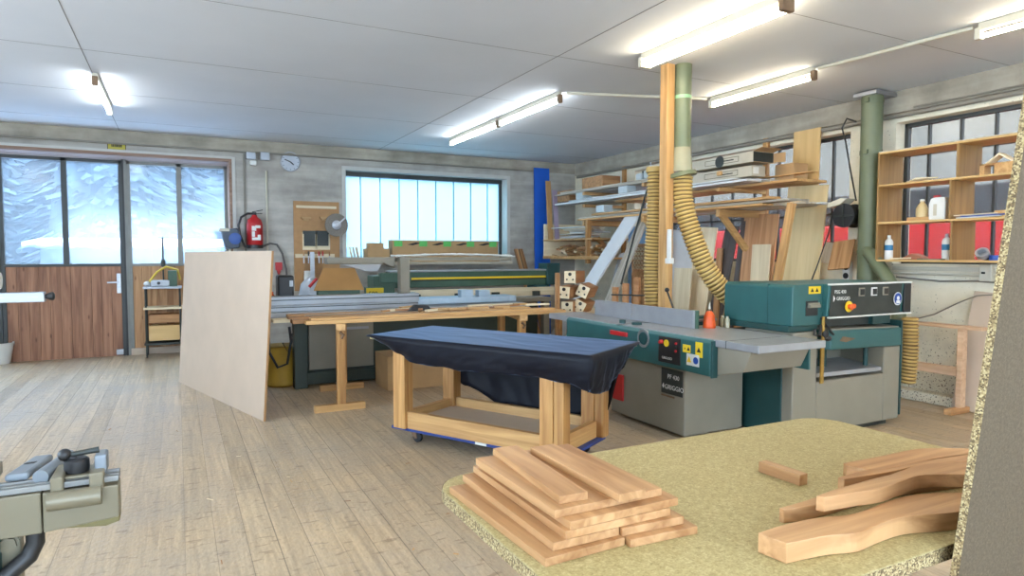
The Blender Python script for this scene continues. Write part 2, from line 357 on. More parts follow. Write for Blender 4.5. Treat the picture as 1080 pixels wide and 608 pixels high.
# ---------------------------------------------------------------- room shell
X1, Y1, X0, Y0, ZC = 6.86, 10.75, -4.6, -3.4, 3.23
struct('floor', B().box(X0, Y0, -.12, X1 + .3, Y1 + .62, 0), floorm)
ce = struct('ceiling', B().box(X0, Y0, ZC, X1 + .3, Y1 + .3, ZC + .15), ceilm)
seam = plain('ceiling_seam_dark', (118, 116, 116), .8)
b = B()
for x in (-4.36, -.68, 3.0): b.box(x - .003, Y0, ZC - .002, x + .003, Y1, ZC + .004)
struct('ceiling_seam', b, seam, ce)
b = B()
for y in (1.7, 3.35, 5.0, 6.65, 8.3, 9.95): b.box(X0, y - .002, ZC - .0015, X1, y + .002, ZC + .004)
struct('ceiling_joint', b, seam, ce)
# back wall with the door opening and the high window
D0, D1, DZ = -3.7, .76, 2.92
Wx0, Wx1, Wz0, Wz1 = 2.46, 5.39, 1.40, 2.87
b = B(); Yb = Y1 + .3
for q in ((X0, D0, 0, ZC), (D0, D1, DZ, ZC), (D1, Wx0, 0, ZC), (Wx0, Wx1, 0, Wz0), (Wx0, Wx1, Wz1, ZC), (Wx1, X1 + .3, 0, ZC)):
    b.box(q[0], Y1, q[2], q[1], Yb, q[3])
wb = struct('wall_back', b, concm)
struct('wall_beam', B().box(X0, Y1 - .03, 3.04, X1, Y1 + .01, ZC), concb, wb, bevel=.006)
# right wall: long high strip of glazing split by a pier
P0, P1, RZ0, RZ1 = 4.42, 4.95, 1.40, 2.90
b = B(); Xb = X1 + .28
for q in ((Y0, 1.2, 0, ZC), (1.2, P0, 0, RZ0), (1.2, P0, RZ1, ZC), (P0, P1, 0, ZC), (P1, 8.9, 0, RZ0), (P1, 8.9, RZ1, ZC), (8.9, Y1, 0, ZC)):
    b.box(X1, q[0], q[2], Xb, q[1], q[3])
wr = struct('wall_right', b, concr)
struct('wall_ledge', B().box(X1 - .16, 1.0, 0, X1, 4.9, .10), concr, wr, bevel=.01)
struct('wall_beam', B().box(X1 - .03, Y0, 3.0, X1 + .01, Y1 - .03, ZC), concb, wr, bevel=.006)
b = B().box(X0 - .3, Y0, 0, X0, 0, ZC).box(X0 - .3, 6, 0, X0, Yb, ZC).box(X0 - .3, 0, 0, X0, 6, 1.1).box(X0 - .3, 0, 2.9, X0, 6, ZC)
struct('wall_left', b, plain('white_wall_paint', (200, 196, 186), .8, 0, .05, 2))  # unseen left wall; its opening is added to let daylight in
b = B().box(X0 - .3, Y0 - .3, 0, X1 + .3, Y0, 1.0).box(X0 - .3, Y0 - .3, 2.8, X1 + .3, Y0, ZC).box(X0 - .3, Y0 - .3, 1, -3.4, Y0, 2.8).box(4.4, Y0 - .3, 1, X1 + .3, Y0, 2.8)
struct('wall_front', b, MATS['white_wall_paint'])  # opening in this unseen wall is added so sky light brightens the room
# back window: vertical frosted glass channels in a dark frame
w = struct('window_1', B().box(Wx0, Y1 + .22, Wz0, Wx0 + .05, Y1 + .30, Wz1).box(Wx1 - .05, Y1 + .22, Wz0, Wx1, Y1 + .30, Wz1).box(Wx0, Y1 + .2, Wz1 - .07, Wx1, Y1 + .30, Wz1).box(Wx0, Y1 + .2, Wz0, Wx1, Y1 + .30, Wz0 + .05), frame, bevel=.004)
b = B()
struct('window_pane', B().box(Wx0 + .05, Y1 + .255, Wz0 + .05, Wx1 - .05, Y1 + .262, Wz1 - .07), frostglass, w)
x = Wx0 + .30
while x < Wx1 - .1:
    b.box(x - .007, Y1 + .225, Wz0 + .05, x + .007, Y1 + .255, Wz1 - .07); x += .335
struct('window_bar', b, plain('blue_green_glass_flange', (96, 150, 160), .3, 0, .05, 5), w)
tr = plain('white_render_trim', (186, 184, 178), .7, 0, .06, 4)
struct('trim_1', B().box(Wx0 - .06, Y1 - .012, Wz0 - .06, Wx0, Y1, Wz1 + .06).box(Wx1, Y1 - .012, Wz0 - .06, Wx1 + .06, Y1, Wz1 + .06).box(Wx0, Y1 - .012, Wz1, Wx1, Y1, Wz1 + .06).box(Wx1 - .003, Y1, Wz0, Wx1 + .004, Y1 + .22, Wz1), tr)
# right glazing
def strip(name, ya, yb, bars, zmid):
    w = struct(name, B().box(X1 + .15, ya, RZ0, X1 + .21, ya + .04, RZ1).box(X1 + .15, yb - .04, RZ0, X1 + .21, yb, RZ1).box(X1 + .15, ya, RZ1 - .04, X1 + .21, yb, RZ1).box(X1 + .15, ya, RZ0, X1 + .21, yb, RZ0 + .04), frame, bevel=.003)
    struct('window_pane', B().box(X1 + .18, ya + .04, RZ0 + .04, X1 + .186, yb - .04, RZ1 - .04), smokeglass, w)
    b = B()
    for y in bars: b.box(X1 + .16, y - .011, RZ0, X1 + .2, y + .011, RZ1)
    for z in zmid: b.box(X1 + .16, ya, z - .012, X1 + .2, yb, z + .012)
    struct('window_bar', b, frame, w)
strip('window_2', 1.2, P0, [4.17 - .315 * i for i in range(9)], (2.56,))
strip('window_3', P1, 8.9, [5.29 + .40 * i for i in range(9)], (1.98,))
# door wall: folding steel and timber leaves
YD = Y1 + .45
def leaf(name, xa, xb, z0, mull, wm, fm):
    zt, zr = 2.875, 1.345
    f = B().box(xa, YD, z0, xa + .045, YD + .06, zt).box(xb - .045, YD, z0, xb, YD + .06, zt).box(xa, YD, zt - .05, xb, YD + .06, zt).box(xa, YD - .004, zr - .02, xb, YD + .06, zr + .02)
    for x in mull: f.box(x - .035, YD, zr, x + .035, YD + .06, zt)
    w = struct(name, f, fm, bevel=.003)
    b = B(); n = 11; s = (xb - xa - .09) / n
    b.box(xa + .04, YD + .034, z0, xb - .04, YD + .05, zr - .02)  # backing sheet added behind the planks to stop light leaking through
    for i in range(n): b.box(xa + .045 + i * s + .001, YD + .012, z0, xa + .045 + (i + 1) * s - .001, YD + .04, zr - .02)
    struct('door_panel', b, wm, w, bevel=.002)
    struct('door_pane', B().box(xa + .04, YD + .03, zr + .02, xb - .04, YD + .036, zt - .05), clearglass, w)
    return w
leaf('door_1', D0, -2.165, 0.0, (-2.95,), doorwood, frame)
d = leaf('door_2', -2.16, -.70, 0.0, (-1.41,), doorwood, frame)
b = B().box(-.80, YD - .03, .93, -.745, YD - .001, 1.22).bar((-.775, YD - .05, 1.09), (-.92, YD - .05, 1.09), (0, 0, 1), .022, .018)
struct('door_handle', b, steel, d, bevel=.003)
struct('door_bolt', B().box(-.83, YD - .03, .02, -.74, YD, .10), steel, d, bevel=.003)
leaf('door_3', -.64, D1 - .04, .10, (.045,), doorwood2, framegrey)
struct('trim_2', B().box(-.70, YD - .02, 0, -.675, YD + .08, 2.90), black)
struct('trim_6', B().box(-.675, YD - .01, 0, -.64, YD + .08, 2.90), framegrey)
struct('trim_3', B().box(D0, Y1 + .02, 2.885, D1, YD + .1, 2.93).box(D0, Y1 - .01, 2.895, D1 + .03, Y1 + .02, 2.93), lintwood, bevel=.003)
struct('trim_4', B().box(D1 - .04, Y1 + .01, 0, D1, YD + .1, 2.9), lintwood, bevel=.003)
struct('trim_5', B().box(-.64, YD - .02, 0, D1, YD + .12, .10), mdf)
struct('trim_7', B().box(D1, Y1 - .02, 0, D1 + .045, Y1 + .01, 2.96).box(D0, Y1 - .02, 2.93, D1, Y1 + .01, 2.965), tr)
# ---------------------------------------------------------------- outside
snow = plain('snow', (190, 200, 214), .8, 0, .05, .6, .3)
yard = plain('yard_asphalt', (96, 98, 104), .9, 0, .1, .6, .2)
frost = plain('frosted_needles', (58, 70, 78), .95, 0, 1.7, 2.2)
def outside(name, b, m): o = obj(name, b, m); o['kind'] = 'structure'; return o
outside('snowy_ground', B().box(-30, Y1 + .62, -.4, 30, 60, -.03), snow)
outside('yard_ground', B().box(X1 + .3, -12, -.4, 30, Y1 + .62, -.03), yard)
hb = B(); g = []
for i in range(25):
    row = []
    for j in range(9):
        x = -40 + i * 3.4; y = 26 + j * 3.2; z = 1 + j * 2.3 + 1.3 * noise.noise(V((x * .2, y * .2, 1)))
        row.append(hb.b.verts.new((x, y, z - 1.6)))
    g.append(row)
for i in range(24):
    for j in range(8): hb.b.faces.new([g[i][j], g[i + 1][j], g[i + 1][j + 1], g[i][j + 1]])
outside('snowy_hillside', hb, plain('hillside_snow_scrub', (58, 68, 78), .95, 0, 1.2, 4, .8))
def tree(x, y, h, seed, label):
    t = thing('frosted_conifer', label, 'tree', (x, y, -.1), 0, 'frosted conifers outside the door windows')
    r = random.Random(seed); b = B()
    b.cyl((x, y, h * .08), (x, y, h * .96), h * .11, .05, 10)
    for k in range(1500):
        u = 1 - math.sqrt(r.random()); z = h * (.06 + .94 * u); rr = h * .165 * (1 - u) * r.uniform(.66, 1.0) + .08; a = r.uniform(0, 2 * pi)
        c = V((x + rr * math.cos(a), y + rr * math.sin(a), z)); s_ = r.uniform(.16, .42)
        d = V((math.cos(a), math.sin(a), -.45)) * s_; w = V((-math.sin(a), math.cos(a), r.uniform(-.3, .3))) * s_ * r.uniform(.3, .7)
        q = [b.b.verts.new(v) for v in (c - d * .6 - w * .3, c + w, c + d, c - w + V((0, 0, -.08)))]
        b.b.faces.new(q)
    obj('foliage', b, frost, t); obj('trunk', B().cyl((x, y, -.2), (x, y, h * .9), .2, .04, 8), MATS['brown_board'] if 'brown_board' in MATS else brownw, t)
for i in range(13):
    tree(-14 + i * 2.0 + R.uniform(-.3, .3), 23.5 + (i % 3) * 5.5 + R.uniform(-.4, .4), R.uniform(11, 14), i, 'frost covered conifer standing beyond the yard outside the glazed doors')
# low tiled shed roof behind the doors
sh = thing('tiled_shed', 'low open shed with scalloped tiled roof edge seen through the door windows', 'shed', (-.2, 17.2, -.05))
obj('wall', B().box(-2.6, 17.0, -.1, 3.6, 19, 1.62), plain('pale_shed_wall', (74, 86, 96), .8), sh)
b = B(); N = 96; xa, xb2 = -2.9, 3.9
top = []; 
for i in range(N + 1):
    x = xa + (xb2 - xa) * i / N; z = .055 * abs(math.sin(pi * i / 6))
    top.append((x, 16.6, 1.64 + z))
v0 = [b.b.verts.new(p) for p in top]; v1 = [b.b.verts.new((p[0], p[1] + 2.6, p[2] + .16)) for p in top]; v2 = [b.b.verts.new((p[0], p[1], p[2] - .04)) for p in top]; v3 = [b.b.verts.new((p[0], p[1] + 2.6, p[2] + .12)) for p in top]
for i in range(N):
    b.b.faces.new([v0[i], v0[i + 1], v1[i + 1], v1[i]]); b.b.faces.new([v2[i + 1], v2[i], v3[i], v3[i + 1]]); b.b.faces.new([v0[i], v2[i], v2[i + 1], v0[i + 1]])
obj('roof_tiles', b, plain('frosted_roof_tiles', (70, 82, 98), .8, 0, .15, 5), sh)
obj('roof_snow', B().prism([(xa, 16.9, 1.76), (xa, 19.2, 1.90), (xa, 19.2, 1.80), (xa, 16.9, 1.66)], (xb2 - xa, 0, 0)), snow, sh)
for x in (-2.2, -.6, 1.0, 2.6): obj('post', B().box(x, 16.8, -.1, x + .1, 16.9, 1.66), MATS['frosted_roof_tiles'], sh)
# beyond the right-hand glazing: a parked red trailer body against a bluish facade
tb = thing('red_trailer', 'red panelled trailer body blurred behind the right-hand windows', 'trailer', (9.9, 6.0, -.03))
obj('body', B().box(9.3, .4, .55, 11.0, 13.0, 1.95), plain('red_trailer_panel', (196, 8, 10), .5, 0, .06, 2), tb, bevel=.03)
obj('canvas_top', B().box(9.32, .42, 1.95, 10.98, 12.98, 2.42), plain('dark_canvas', (40, 40, 44), .8), tb, bevel=.03)
for y in (1.6, 7.0): obj('wheel', B().cyl((9.35, y, .30), (9.6, y, .30), .33), rubber, tb)
outside('facade_opposite', B().box(19.0, -8, -.1, 19.6, 26, 6.5), plain('pale_blue_facade', (112, 110, 104), .8, 0, .06, 1))
# ---------------------------------------------------------------- surface planer (jointer)
t = thing('surface_planer', 'long teal and grey surface planing machine with steel fence behind the cloth-covered trolley', 'planing machine', (3.9, 4.5, 0))
obj('body', B().prism([(3.60, 4.0, .03), (4.24, 4.0, .03), (4.24, 4.6, .03), (3.94, 4.6, .03), (3.94, 5.0, .03), (3.60, 5.0, .03)], (0, 0, .785)).box(3.66, 4.06, 0, 3.90, 4.94, .03), greypaint, t, bevel=.012)
obj('front_cover', B().prism([(3.50, 3.62, .59), (3.50, 3.62, .84), (3.525, 3.62, .862), (3.60, 3.62, .862), (3.60, 3.62, .59)], (0, 2.02, 0)), teal, t, bevel=.008)
obj('end_cap', B().box(3.503, 3.605, .58, 3.56, 3.62, .858), darkteal, t, bevel=.003)
obj('table_support', B().prism([(3.56, 3.60, .60), (3.56, 3.36, .66), (3.56, 3.28, .82), (3.56, 4.0, .82), (3.56, 4.0, .60)], (.6, 0, 0)), greypaint, t, bevel=.006)
obj('support_plate', B().box(4.165, 3.30, .64, 4.185, 3.60, .82), teal, t, bevel=.003)
obj('infeed_table', B().prism([(3.535, 3.20, .815), (4.22, 3.20, .815), (4.22, 4.35, .815), (3.955, 4.35, .815), (3.955, 4.74, .815), (3.535, 4.74, .815)], (0, 0, .055)), castiron, t, bevel=.006)
obj('outfeed_table', B().box(3.535, 4.84, .815, 3.955, 6.05, .87), castiron, t, bevel=.006)
obj('table_seam', B().box(3.533, 3.50, .815, 4.1, 3.504, .8712), charcoal, t)
obj('cutter_block', B().cyl((3.56, 4.79, .83), (3.95, 4.79, .83), .038), steel, t, smooth=True)
f = obj('fence', B().box(3.86, 4.20, .872, 3.885, 5.05, 1.025).box(3.86, 5.06, .872, 3.885, 5.66, 1.03), castiron, t, bevel=.003)
obj('fence_end', B().box(3.885, 4.19, .872, 3.92, 4.24, 1.025), mgreen, f, bevel=.004)
obj('fence_bracket', B().box(3.93, 4.36, .872, 4.24, 4.48, .95).box(3.885, 4.30, .875, 3.93, 4.56, .98), darkteal, f, bevel=.005)
obj('fence_rod', B().cyl((3.92, 4.28, .93), (4.2, 4.28, .93), .012), steel, f, smooth=True)
l = obj('clamp_lever', B().cyl((3.95, 4.50, .93), at(703.5, 307, X=3.93), .009), black, t, smooth=True)
obj('lever_ball', B().ball(at(703.5, 306, X=3.93), .022), black, l, smooth=True)
# cutter guard bracket and the round opening
g = obj('guard_bracket', B().lathe((3.512, 4.40, .79), [(.078, 0), (.078, -.02), (.060, -.02), (.052, -.004), (.052, 0)], 28, (1, 0, 0)), steel, t, smooth=True)
obj('guard_hole', B().lathe((3.491, 4.40, .79), [(.050, 0), (.050, -.003)], 24, (1, 0, 0)), darkteal, t)
obj('guard_knob', B().cyl((3.62, 4.86, .87), (3.62, 4.86, .90), .03).cyl((3.66, 4.70, .87), (3.66, 4.70, .89), .045), darkteal, t, smooth=True)
obj('red_handle', B().box(3.478, 4.62, .775, 3.502, 4.86, .815), red, t, bevel=.006)
obj('red_duct_flap', B().box(3.58, 4.80, .16, 3.60, 4.95, .40), red, t, bevel=.004)
# control panel
xx = 3.499
p = obj('control_panel', B().box(xx - .006, 3.94, .625, xx + .002, 4.20, .835), black, t, bevel=.003)
obj('emergency_button', B().lathe((xx - .006, 4.10, .785), [(.028, 0), (.028, -.006), (.0, -.006)], 20, (1, 0, 0)), yellow, t, smooth=True)
obj('button', B().lathe((xx - .006, 4.155, .79), [(.017, 0), (.017, -.022), (.012, -.03)], 18, (1, 0, 0)), red, t, smooth=True)
for z, m in ((.795, red), (.765, charcoal), (.735, red)): obj('button', B().lathe((xx - .006, 3.985, z), [(.010, 0), (.010, -.010)], 14, (1, 0, 0)), m, t)
text('panel_lettering', 'GRIGGIO', .030, (xx - .008, 4.155, .655), (0, -1, 0), (0, 0, 1), whiteink, t)
for (y0, y1, z0, z1, m) in ((3.83, 3.915, .74, .80, yellow), (3.70, 3.775, .72, .835, yellow), (3.735, 3.87, .645, .735, white)):
    obj('warning_label', B().box(xx - .002 - (m is white) * .001, y0, z0, xx + .002, y1, z1), m, t)
tri = lambda y, z, s, x: [(x, y - s, z - s * .8), (x, y + s, z - s * .8), (x, y, z + s)]
obj('label_symbol', B().prism(tri(3.85, .77, .016, xx - .004), (.002, 0, 0)).prism(tri(3.737, .775, .022, xx - .004), (.002, 0, 0)).prism(tri(3.89, .77, .008, xx - .004), (.002, 0, 0)), ink, t)
obj('label_symbol', B().prism(tri(3.84, .69, .026, xx - .005), (.002, 0, 0)), yellow, t)
obj('label_symbol', B().lathe((xx - .003, 3.768, .69), [(.027, 0), (.027, -.002)], 20, (1, 0, 0)), signblue, t)
q = obj('name_plate', B().box(3.594, 4.02, .345, 3.601, 4.28, .555), charcoal, t, bevel=.002)
text('name_lettering', 'PF 430', .052, (3.592, 4.20, .475), (0, -1, 0), (0, 0, 1), whiteink, q)
text('name_lettering', 'GRIGGIO', .056, (3.592, 4.235, .385), (0, -1, 0), (0, 0, 1), whiteink, q)
obj('plate_emblem', B().prism([(3.592, 4.265, .405), (3.592, 4.25, .43), (3.592, 4.242, .40), (3.592, 4.252, .385)], (.002, 0, 0)), whiteink, q)
obj('nail_strip', B().box(3.596, 4.12, .318, 3.601, 4.28, .332), rust, t)
# ---------------------------------------------------------------- thickness planer
t = thing('thickness_planer', 'teal and grey thickness planer with black control panel under the tall green pipe', 'planing machine', (5.0, 3.9, 0))
xa, xb, ya, yb = 4.30, 5.66, 3.55, 4.20
obj('plinth', B().box(xa + .06, ya + .06, 0, xb - .08, yb, .05), charcoal, t)
# front casting with the table opening between z .42 and .70
obj('front_casing', B().box(xa, ya, .05, xa + .28, ya + .50, .88).box(xb - .22, ya, .05, xb, ya + .50, .70).box(xa + .28, ya, .05, xb - .22, ya + .40, .47), greypaint, t, bevel=.012)
obj('side_cover', B().box(xa - .012, ya + .10, .03, xa + .3, yb, .86), darkteal, t, bevel=.006)
obj('edge_strip', B().box(xb, ya - .006, .08, xb + .02, yb, .92), darkteal, t, bevel=.004)
obj('back_casing', B().box(xa + .28, ya + .42, .45, xb - .1, yb, 1.0), greypaint, t, bevel=.006)
obj('planer_bed', B().prism([(xa + .29, ya + .01, .50), (xb - .24, ya + .01, .49), (xb - .24, ya + .42, .52), (xa + .29, ya + .42, .52)], (0, 0, .035)), castiron, t, bevel=.003)
obj('lift_column', B().cyl((xa + .60, ya + .2, .50), (xa + .60, ya + .2, .72), .035).cyl((xb - .33, ya + .1, .50), (xb - .33, ya + .1, .72), .02), darkteal, t, smooth=True)
obj('infeed_hood', B().prism([(xa + .42, ya - .02, .72), (xb - .02, ya - .02, .70), (xb - .02, ya + .46, .70), (xa + .30, ya + .46, .72), (xa + .30, ya + .12, .72)], (0, 0, .16)), teal, t, bevel=.012)
obj('hood_shelf', B().prism([(xa + .42, ya + .0, .88), (xb - .03, ya + .0, .86), (xb - .03, ya + .46, .87), (xa + .30, ya + .46, .89), (xa + .30, ya + .14, .89)], (0, 0, .012)), greypaint, t)
obj('head_gap', B().box(xa + .30, ya + .06, .90, xb - .10, yb - .1, .98), charcoal, t, bevel=.004)
obj('head_gusset', B().box(xb - .36, ya + .02, .90, xb - .12, ya + .12, .985), darkteal, t, bevel=.004)
obj('head_cover', B().prism([(xa - .02, ya, .93), (xa - .02, ya, 1.24), (xa + .01, ya, 1.262), (xa + .36, ya, 1.262), (xa + .36, ya, .93)], (0, .72, 0)), teal, t, bevel=.010)
obj('head_base', B().box(xa - .04, ya + .02, .885, xa + .30, yb + .05, .932), darkteal, t, bevel=.006)
obj('cover_seam', B().box(xa - .0215, ya + .24, .93, xa + .1, ya + .244, 1.258), darkteal, t)
obj('head_top', B().box(xa + .36, ya, .99, xb + .02, yb, 1.262), teal, t, bevel=.010)
# slanting control box
yo = ya - .06
cb = obj('control_box', B().prism([(xa + .33, yo, 1.262), (xa + .33, yo + .02, 1.0), (xa + .33, ya + .02, .99), (xa + .33, ya + .02, 1.262)], (xb - xa - .30, 0, 0)), teal, t, bevel=.010)
obj('control_rim', B().box(xa + .33, yo - .012, .985, xb + .03, yo + .02, .997).box(xa + .33, yo - .012, 1.252, xb + .03, yo + .02, 1.266), white, t, bevel=.003)
obj('control_panel', B().prism([(xa + .35, yo - .004, 1.25), (xa + .35, yo + .012, 1.0), (xb - .10, yo + .012, 1.0), (xb - .10, yo - .004, 1.25)], (0, .006, 0)), charcoal, t)
obj('panel_edge', B().box(xb - .07, yo - .006, .998, xb + .028, yo + .01, 1.25), black, t, bevel=.006)
fx = lambda x: xa + x
yp = yo - .004
text('panel_lettering', 'PSG 430', .040, (fx(.385), yp - .002, 1.185), (1, 0, 0), (0, .06, 1), whiteink, t)
text('panel_lettering', 'GRIGGIO', .040, (fx(.41), yp - .001, 1.130), (1, 0, 0), (0, .06, 1), whiteink, t)
obj('panel_emblem', B().prism([(fx(.375), yp - .001, 1.12), (fx(.395), yp - .001, 1.145), (fx(.375), yp - .001, 1.17)], (0, .003, 0)), whiteink, t)
for x, m in ((.72, charcoal), (.88, white), (1.03, charcoal)):
    s = obj('selector', B().box(fx(x) - .035, yp - .006, 1.155, fx(x) + .035, yp + .004, 1.225), greypaint if m is charcoal else white, t, bevel=.002)
    obj('selector_dial', B().box(fx(x) - .024, yp - .011, 1.166, fx(x) + .024, yp - .004, 1.214), black, s)
obj('emergency_button', B().lathe((fx(.56), yp, 1.075), [(.045, 0), (.045, -.006), (0.0, -.006)], 24, (0, 1, 0)), yellow, t, smooth=True)
obj('button', B().lathe((fx(.56), yp - .005, 1.075), [(.02, 0), (.02, -.018), (.026, -.026), (.014, -.034)], 18, (0, 1, 0)), orange, t, smooth=True)
obj('button', B().lathe((fx(.615), yp - .001, 1.078), [(.018, 0), (.018, -.016)], 18, (0, 1, 0)), orange, t, smooth=True)
s = obj('ear_protection_sign', B().lathe((fx(1.20), yp + .001, 1.12), [(.056, 0), (.056, -.004)], 28, (0, 1, 0)), white, t)
obj('sign_face', B().lathe((fx(1.20), yp - .003, 1.12), [(.048, 0), (.048, -.002)], 28, (0, 1, 0)), signblue, s)
obj('sign_head', B().lathe((fx(1.20), yp - .005, 1.125), [(.018, 0), (.018, -.002)], 20, (0, 1, 0)).box(fx(1.175), yp - .007, 1.08, fx(1.225), yp - .005, 1.105), whiteink, s)
obj('warning_label', B().box(fx(.16), ya - .003, 1.185, fx(.30), ya + .002, 1.245), yellow, t)
obj('label_symbol', B().prism([(fx(.18), ya - .004, 1.20), (fx(.22), ya - .004, 1.20), (fx(.20), ya - .004, 1.232)], (0, .002, 0)).prism([(fx(.235), ya - .004, 1.20), (fx(.275), ya - .004, 1.20), (fx(.255), ya - .004, 1.232)], (0, .002, 0)), ink, t)
r = obj('switch_recess', B().box(fx(.13), ya - .003, 1.01, fx(.27), ya + .004, 1.13), black, t)
obj('switch_handle', B().box(fx(.145), ya - .03, 1.075, fx(.275), ya - .003, 1.10).box(fx(.145), ya - .02, 1.10, fx(.275), ya - .003, 1.115), greypaint, t, bevel=.004)
# handwheel column and linkage left of the hood
b = B().cyl((fx(.31), ya - .025, .55), (fx(.31), ya - .025, 1.0), .012)
b.bar((fx(.30), ya - .03, .46), (fx(.30), ya - .03, .82), (1, 0, 0), .035, .012)
obj('depth_scale', b, plain('brass', (160, 126, 60), .45, .5), t)
obj('hose_cluster', B().tube([(fx(.30), ya - .01, .93), (fx(.24), ya - .05, .85), (fx(.20), ya - .03, .86), (fx(.22), ya - .02, .90)], .012, 8).ball((fx(.33), ya - .03, .86), .035, (1, .6, 1.1)).ball((fx(.37), ya - .03, .82), .028, (1.3, .6, .8)).cyl((fx(.30), ya - .01, .99), (fx(.42), ya - .04, .85), .009), black, t, smooth=True)
obj('paint_wear', B().prism([(fx(.52), ya - .0215, .79), (fx(.60), ya - .0215, .775), (fx(.66), ya - .0215, .785), (fx(.72), ya - .0215, .80), (fx(.64), ya - .0215, .812), (fx(.56), ya - .0215, .825)], (0, .001, 0)), rust, t)

# ---------------------------------------------------------------- post, ducts, hoses
px_, py_ = 4.03, 4.76
o = board('timber_post', 'square timber post running to the ceiling beside the green duct', 'post', (px_, py_, 0), (px_, py_, ZC), (1, 0, 0), .088, .10, pine, bevel=.004)
t = thing('extraction_duct', 'pale green extraction pipe dropping from the ceiling into a thick curved tan hose', 'duct', (4.16, 4.70, 1.1))
obj('pipe', B().cyl((4.16, 4.70, 2.47), (4.16, 4.70, ZC), .078), pipegreen, t, smooth=True)
obj('tape_band', B().cyl((4.16, 4.70, 2.92), (4.16, 4.70, 2.95), .0795), plain('mint_tape', (132, 176, 132), .5, 0, .2, 20), t, smooth=True)
obj('clear_adapter', B().cyl((4.16, 4.70, 2.26), (4.16, 4.70, 2.48), .093, .080), hairclear, t, smooth=True)
obj('flange', B().tube([(4.165, 4.695, 2.215), (4.16, 4.70, 2.25)], [.135, .125], 28), pipegreen, t, smooth=True)
def hose(name, pts, r, mat, parent, pitch=.036, amp=.014, seg=20):
    """ribbed flexible hose: a smooth path with a rib profile"""
    P = [V(p) for p in pts]; out = []
    for i in range(len(P) - 1):
        a = P[max(i - 1, 0)]; b_, c, d = P[i], P[i + 1], P[min(i + 2, len(P) - 1)]
        for k in range(40):
            u = k / 40; out.append(.5 * ((2 * b_) + (c - a) * u + (2 * a - 5 * b_ + 4 * c - d) * u * u + (3 * b_ - a - 3 * c + d) * u ** 3))
    out.append(P[-1]); L = [0]
    for i in range(1, len(out)): L.append(L[-1] + (out[i] - out[i - 1]).length)
    n = int(L[-1] / pitch * 6); q = []; rs = []; j = 0
    for i in range(n + 1):
        s_ = L[-1] * i / n
        while j < len(L) - 2 and L[j + 1] < s_: j += 1
        f_ = (s_ - L[j]) / max(L[j + 1] - L[j], 1e-6); q.append(out[j].lerp(out[j + 1], f_)); rs.append(r + amp * (.5 - .5 * math.cos(2 * pi * s_ / pitch)) - amp)
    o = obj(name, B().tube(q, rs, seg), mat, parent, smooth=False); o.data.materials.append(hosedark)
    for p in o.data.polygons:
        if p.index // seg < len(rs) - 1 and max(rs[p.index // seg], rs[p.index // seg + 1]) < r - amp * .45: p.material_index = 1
    return o
def shade(o):
    for p in o.data.polygons: p.use_smooth = True
    return o
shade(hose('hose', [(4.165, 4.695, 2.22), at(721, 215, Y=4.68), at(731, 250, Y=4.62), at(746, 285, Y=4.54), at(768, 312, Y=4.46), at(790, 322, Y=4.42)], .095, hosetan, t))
t = thing('hanging_hose', 'tan ribbed hose hanging straight down left of the timber post', 'hose', (4.06, 5.0, .9))
a = at(691, 182, X=4.14); c = at(688, 322, X=4.14)
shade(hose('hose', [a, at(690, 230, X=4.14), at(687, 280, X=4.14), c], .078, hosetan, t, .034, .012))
obj('collar', B().cyl(a, a + V((0, 0, .05)), .088), hosetan, t, smooth=True)
obj('hook', B().tube([a + V((-.05, 0, .05)), a + V((-.06, 0, .09)), a + V((.03, -.02, .11)), a + V((.10, -.05, .06))], .008, 8), steel, t)
p0, p1 = at(688, 174, X=4.3), at(660, 252, X=4.3); p1.z = p0.z - 1.05
tag(obj('steel_rod', B().cyl(at(689, 176, X=4.30), at(655, 300, X=4.30), .010, None, 10), charcoal), 'thin dark rod leaning up to the top of the hanging tan hose', 'rod')
o = thing('oil_bottle', 'orange plastic squeeze bottle with nozzle standing on the planing machine table', 'bottle', (4.10, 4.15, .87))
q = at(748, 346, Z=.871)
k = q; ROOT[o.name] = Matrix.Translation(q); o.location = q
obj('bottle_body', B().lathe(q, [(.052, 0), (.054, .01), (.050, .06), (.045, .085), (.047, .10), (.032, .13), (.018, .145)], 24), orange, o, smooth=True)
obj('cap', B().lathe(q + V((0, 0, .14)), [(.018, 0), (.018, .02), (.012, .022)], 18), rust, o, smooth=True)
obj('nozzle', B().lathe(q + V((0, 0, .16)), [(.011, 0), (.007, .03), (.0035, .06)], 14), cream, o, smooth=True)
for i, (x, y) in enumerate(((762, 345), (767, 346))):
    q = at(x, y, Z=.871); tag(obj('glass_jar' if i == 0 else 'glue_tube', B().lathe(q, [(.022, 0), (.022, .07), (.014, .085), (.014, .10)], 18), hairclear, smooth=True), ('clear' if i == 0 else 'small pale') + (' jar right beside the orange squeeze bottle' if i == 0 else ' tube standing against the teal planer head'), 'jar')
# ---------------------------------------------------------------- big green pipe on the right wall
t = thing('wall_duct', 'tall green duct pipe rising along the right wall between the windows', 'duct', (6.52, 4.44, .9))
gx, gy = 6.60, 4.52
obj('pipe', B().cyl((gx, gy, .0), (gx, gy, ZC - .02), .105), pipegreen, t, smooth=True)
for z in (1.50, 2.56, 3.10): obj('clamp', B().cyl((gx, gy, z), (gx, gy, z + .045), .110).box(gx - .13, gy - .04, z, gx - .10, gy + .0, z + .045), pipegreen, t, smooth=True)
obj('side_branch', B().tube([(gx - .06, gy - .02, 1.54), (gx - .09, gy - .09, 1.50), (gx - .10, gy - .25, 1.30), (gx - .10, gy - .40, 1.08), (gx - .10, gy - .42, .8)], [.06, .068, .07, .07, .07], 20), pipegreen, t, smooth=True)
obj('top_bracket', B().box(gx - .12, gy - .12, ZC - .06, gx + .25, gy + .14, ZC - .02), steel, t, bevel=.004)
